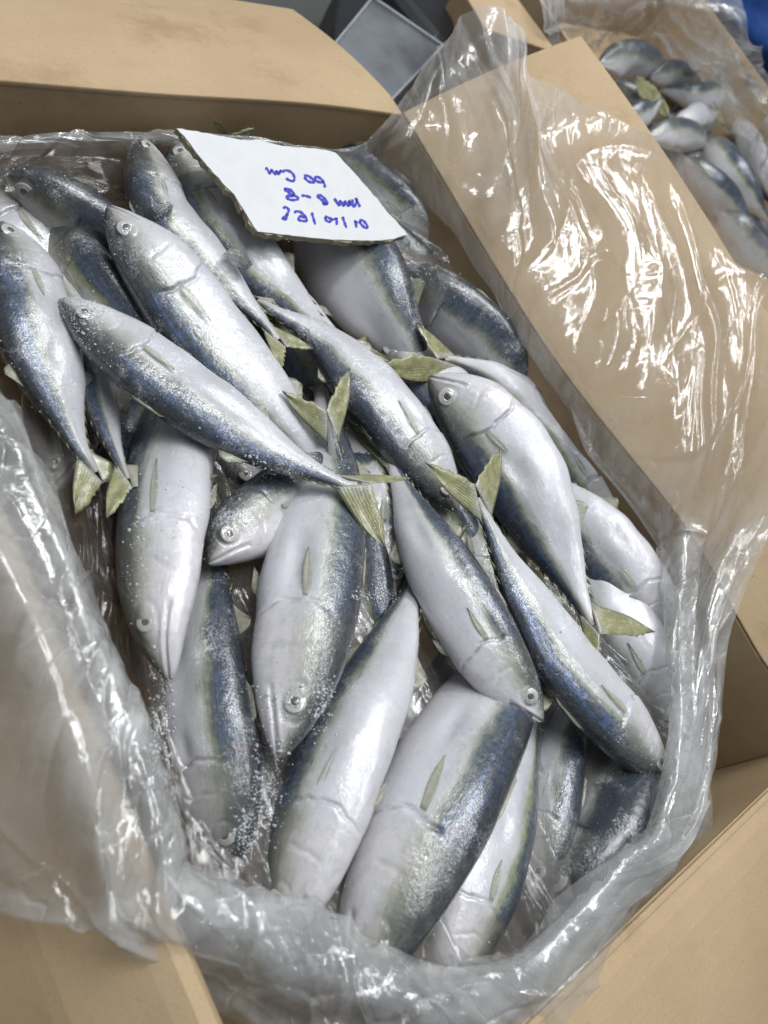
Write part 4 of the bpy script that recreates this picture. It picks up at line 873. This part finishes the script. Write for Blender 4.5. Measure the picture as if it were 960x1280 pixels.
# ------------------------------------------------------------------ the second carton behind the right flap
box2 = empty('cardboard_carton', (.98, .42, -.23), 'second brown carton behind the raised right flap, holding smaller-looking fish', 'carton', 'brown cartons of fish')
bx0, bx1, by0, by1 = .925, 1.37, .02, .78
def wall2(a, b, zt=-.01): return lambda u, v: lerp(lerp((a[0], a[1], zt), (b[0], b[1], zt), u), lerp((a[0], a[1], -.235), (b[0], b[1], -.235), u), v)
for a, b in (((bx1, by0), (bx1, by1)), ((bx1, by1), (bx0, by1)), ((bx0, by1), (bx0, by0)), ((bx0, by0), (bx1, by0))):
    board('wall', wall2(a, b), 8, 4, TH, M_CARD, box2)
board('base', lambda u, v: np.array([lerp(bx0, bx1, u), lerp(by0, by1, v), -.112]), 2, 2, .004, M_CARD, box2)
board('flap', lambda u, v: np.array([bx1 + .006 + .03 * v, lerp(by1, by0, u), -.006 - .14 * v]), 8, 6, TH, M_CARD, box2)
board('flap', lambda u, v: np.array([lerp(1.06, bx1, u), by1 + .006 + .15 * v, -.006 - .03 * v]), 8, 6, TH, M_CARD, box2)
p0, p1, p2, p3 = at(572, -14, -.006), at(632, -14, -.006), at(694, 70, -.006), at(604, 40, -.006)
board('flap', lambda u, v: lerp(lerp(p0, p1, u), lerp(p3, p2, u), v), 6, 6, TH, M_CARD, box2)
G2 = 'frozen mackerel in the second carton'
Z2 = -.060
for lab, pts, wd, sd, rl, tp, fr, bl, dk in [
    ('frosty grey mackerel at the far end of the second carton, nose to the left', [(748, 80, Z2 + .01), (780, 72, Z2 + .015), (815, 84, Z2), (840, 100, Z2 - .02)], 44, 'L', 22, None, .5, .2, .02),
    ('mackerel with thin upright yellow tail in the second carton', [(770, 160, Z2 - .01), (795, 146, Z2 + .01), (815, 136, Z2 + .02), (826, 124, Z2 + .03)], 34, 'L', 40, [(792, 94, Z2 + .04), (836, 146, Z2 + .03)], .1, .3, .10),
    ('dark-backed mackerel just beyond the flap edge of the second carton', [(752, 108, Z2 - .01), (780, 118, Z2), (806, 134, Z2), (836, 150, Z2 - .02)], 36, 'L', 42, None, .2, .5, .05),
    ('white mackerel lying crosswise in the middle of the second carton', [(902, 118, Z2 + .005), (875, 122, Z2 + .01), (848, 116, Z2), (815, 110, Z2 - .02)], 38, 'R', -8, None, .3, .2, -.08),
    ('small grey mackerel behind the crosswise white one in the second carton', [(812, 96, Z2), (838, 92, Z2 + .005), (860, 98, Z2), (880, 108, Z2 - .01)], 32, 'L', 30, None, .3, .2, .05),
    ('mackerel with dark tail end beside the plastic in the second carton', [(838, 158, Z2), (866, 154, Z2 + .01), (886, 148, Z2 + .01), (898, 140, Z2 + .01)], 38, 'R', 10, [(892, 126, Z2 + .02), (906, 158, Z2 + .02)], .1, .3, .04),
    ('pale mackerel nearest the raised flap in the second carton', [(806, 172, Z2 + .01), (836, 166, Z2 + .02), (866, 172, Z2 + .01), (892, 186, Z2 - .01)], 38, 'L', 0, None, .2, .3, -.06),
    ('white-bellied mackerel slanting down the right of the second carton', [(884, 172, Z2), (905, 205, Z2 + .01), (932, 240, Z2 + .01), (965, 282, Z2)], 44, 'L', 2, None, .1, .4, -.06),
    ('white mackerel with grey stripe at the right frame edge', [(918, 152, Z2 - .01), (936, 192, Z2), (958, 232, Z2), (985, 275, Z2)], 40, 'R', -4, None, .1, .4, -.06),
    ('mackerel blurred under the film behind the flap edge', [(856, 196, Z2 + .01), (884, 226, Z2 + .01), (914, 262, Z2), (950, 305, Z2)], 44, 'L', 10, None, .2, .5, -.02),
    ('white-flanked mackerel under the film, lower right in the second carton', [(900, 262, Z2 + .01), (925, 292, Z2 + .01), (955, 325, Z2), (990, 365, Z2)], 44, 'L', 8, None, .2, .5, -.04),
    ('dark mackerel buried at the far left of the second carton', [(750, 140, Z2 - .02), (778, 150, Z2 - .02), (806, 170, Z2 - .03), (840, 200, Z2 - .03)], 40, 'L', 40, None, .1, .5, .08),
    ('mackerel buried between the white fish of the second carton', [(930, 150, Z2 - .03), (900, 142, Z2 - .03), (860, 140, Z2 - .03), (820, 150, Z2 - .03)], 44, 'R', 20, None, .1, .3, .02),
    ('mackerel low in the middle of the second carton', [(830, 190, Z2 - .03), (880, 220, Z2 - .03), (930, 270, Z2 - .03), (980, 330, Z2 - .03)], 58, 'L', 15, None, .1, .3, .02),
    ('mackerel low along the right wall of the second carton', [(925, 175, Z2 - .03), (965, 230, Z2 - .03), (1010, 300, Z2 - .03), (1060, 380, Z2 - .03)], 58, 'R', 15, None, .1, .3, .02),
    ('mackerel low at the far wall of the second carton', [(740, 96, Z2 - .03), (790, 96, Z2 - .03), (840, 110, Z2 - .03), (890, 130, Z2 - .03)], 46, 'L', 20, None, .1, .3, .02)]:
    rl, dk = rl * .55, dk - .07
    fish(lab, pts, wd, sd, rl, tp, fr, bl, dk, lod=2, group=G2)
bag2 = empty('plastic_bag', (1.0, .5, -.1), 'second clear plastic bag, hanging over the far and right sides of the second carton', 'plastic bag', 'plastic liner bags')
S2 = [
 [(690, 110, -.09, .15, .2), (688, 80, -.03, .25, 0), (684, 50, .0, .34, 0), (680, 20, .02, .34, 0), (676, -20, .03, .34, 0)],
 [(722, 70, -.09, .16, .2), (716, 45, -.03, .25, 0), (712, 25, .0, .34, 0), (708, 0, .02, .34, 0), (704, -30, .03, .34, 0)],
 [(765, 70, -.09, .10, .3), (762, 48, -.04, .10, .2), (760, 22, .0, .16, 0), (756, 0, .02, .24, 0), (754, -30, .03, .3, 0)],
 [(815, 78, -.09, .08, .3), (818, 50, -.04, .08, .3), (820, 20, .0, .14, 0), (822, 0, .02, .2, 0), (824, -30, .03, .3, 0)],
 [(858, 104, -.09, .22, .1), (862, 70, -.03, .32, 0), (864, 40, .02, .34, 0), (866, 10, .05, .34, 0), (868, -30, .06, .34, 0)],
 [(880, 130, -.085, .3, .1), (890, 90, -.03, .40, 0), (898, 56, .03, .40, 0), (906, 24, .06, .36, 0), (912, -30, .08, .34, 0)],
 [(908, 170, -.08, .32, .1), (918, 140, -.04, .33, 0), (926, 104, .02, .33, 0), (934, 76, .05, .32, 0), (944, 62, .07, .24, 0)],
 [(930, 196, -.08, .34, .1), (938, 170, -.04, .36, 0), (950, 148, .0, .14, 0), (964, 128, .02, .12, 0), (980, 112, .02, .2, 0)],
 [(946, 230, -.08, .30, .1), (958, 210, -.03, .32, 0), (978, 196, .01, .12, 0), (1000, 180, .02, .12, 0), (1020, 160, .02, .2, 0)],
 [(975, 280, -.08, .16, .1), (990, 262, -.03, .18, 0), (1010, 250, .01, .12, 0), (1040, 240, .02, .12, 0), (1060, 220, .02, .2, 0)],
]
film('film', S2, 240, 90, False, bag2, 31, 160, .0050)

# ------------------------------------------------------------------ behind the cartons
def prism(name, pix, z0, z1, mat, label, cat, bev=.004):
    b = np.array([at(*p, z1) for p in pix]); t = b.copy(); a = b.copy(); a[:, 2] = z0; k = len(pix)
    V = np.vstack([a, t]); fs = [tuple(range(k, 2 * k))] + [tuple(range(k))[::-1]] + [(j, (j + 1) % k, (j + 1) % k + k, j + k) for j in range(k)]
    o = mesh(name, V, fs, mat, smooth=False); md = o.modifiers.new('bevel', 'BEVEL'); md.width = bev; md.segments = 3
    tag(o, label, cat); return o
M_BLOCK = mat_plain('frosted_wrap', (.16, .17, .18), .3, .8, 15, .8, .5)
M_RIM = mat_plain('tray_rim', (.32, .34, .36), .3, .3, 80, .3, .4)
M_BLACK = mat_plain('black_plastic', (.012, .012, .013), .4, .4, 40, .3)
tray = empty('grey_tray', at(482, 58, -.12), 'grey plastic-wrapped tray with pale rim behind the corner of the carton', 'tray')
tp = [(466, -6), (556, 56), (486, 130), (412, 60)]; tpw = np.array([at(*p, -.10) for p in tp]); tc = tpw.mean(0)
def ringmesh(scale0, z0, scale1, z1): return lerp(tc, tpw, scale0) + [0, 0, z0], lerp(tc, tpw, scale1) + [0, 0, z1]
def rect_grid(c, n, f):
    U = np.linspace(0, 1, n); V = np.array([[lerp(lerp(c[0], c[1], u), lerp(c[3], c[2], u), v) + np.array([0, 0, f(u, v)]) for v in U] for u in U]); return V.reshape(-1, 3), grid_faces(n, n)
V_, F_ = rect_grid(lerp(tc, tpw, .955), 40, lambda u, v: -.004 + .002 * math.sin(u * 5 + v * 3) * math.sin(v * 4))
mesh('wrapped_fill', V_, F_, M_BLOCK, tray)
o_, i_ = tpw, lerp(tc, tpw, .95)
V_ = np.vstack([o_ + [0, 0, -.12], o_, i_, i_ + [0, 0, -.02]]); mesh('rim', V_, [tuple(f) for f in grid_faces(4, 4, True)], M_RIM, tray, smooth=False)
prism('black_crate', [(428, -30), (466, -30), (470, 2), (418, 54), (418, 30)], -.24, -.16, M_BLACK, 'black plastic crate in the shade left of the grey tray', 'crate')
prism('black_bag', [(478, -30), (572, -30), (590, 20), (560, 60), (540, 44)], -.24, -.12, M_BLACK, 'black plastic bag between the grey tray and the tall film peak', 'bag', .02)
def blob(name, c, r, mat, label, cat, seed):
    r_ = np.random.default_rng(seed); n, m = 24, 32; V = []
    for i in range(n + 1):
        a = math.pi * i / n
        for j in range(m):
            q = 2 * math.pi * j / m; d = np.array([math.sin(a) * math.cos(q), math.sin(a) * math.sin(q), math.cos(a)])
            k = 1 + .06 * math.sin(5 * q + seed) * math.sin(a) + .05 * math.sin(7 * a + 2 * q); V.append(c + d * np.array(r) * k)
    o = mesh(name, V, grid_faces(n + 1, m, True), mat); tag(o, label, cat)
M_BLUE = mat_plain('blue_cloth', (.02, .09, .36), .6, .5, 30, .5)
M_OLIVE = mat_plain('olive_cloth', (.10, .105, .02), .7, .5, 30, .5)
blob('blue_sack', at(975, 10, -.06), (.16, .16, .10), M_BLUE, 'bright blue sack at the top right edge behind the second carton', 'sack', 2)
blob('olive_sack', at(965, 66, -.14), (.16, .12, .10), M_OLIVE, 'olive green sack below the blue one at the top right edge', 'sack', 5)
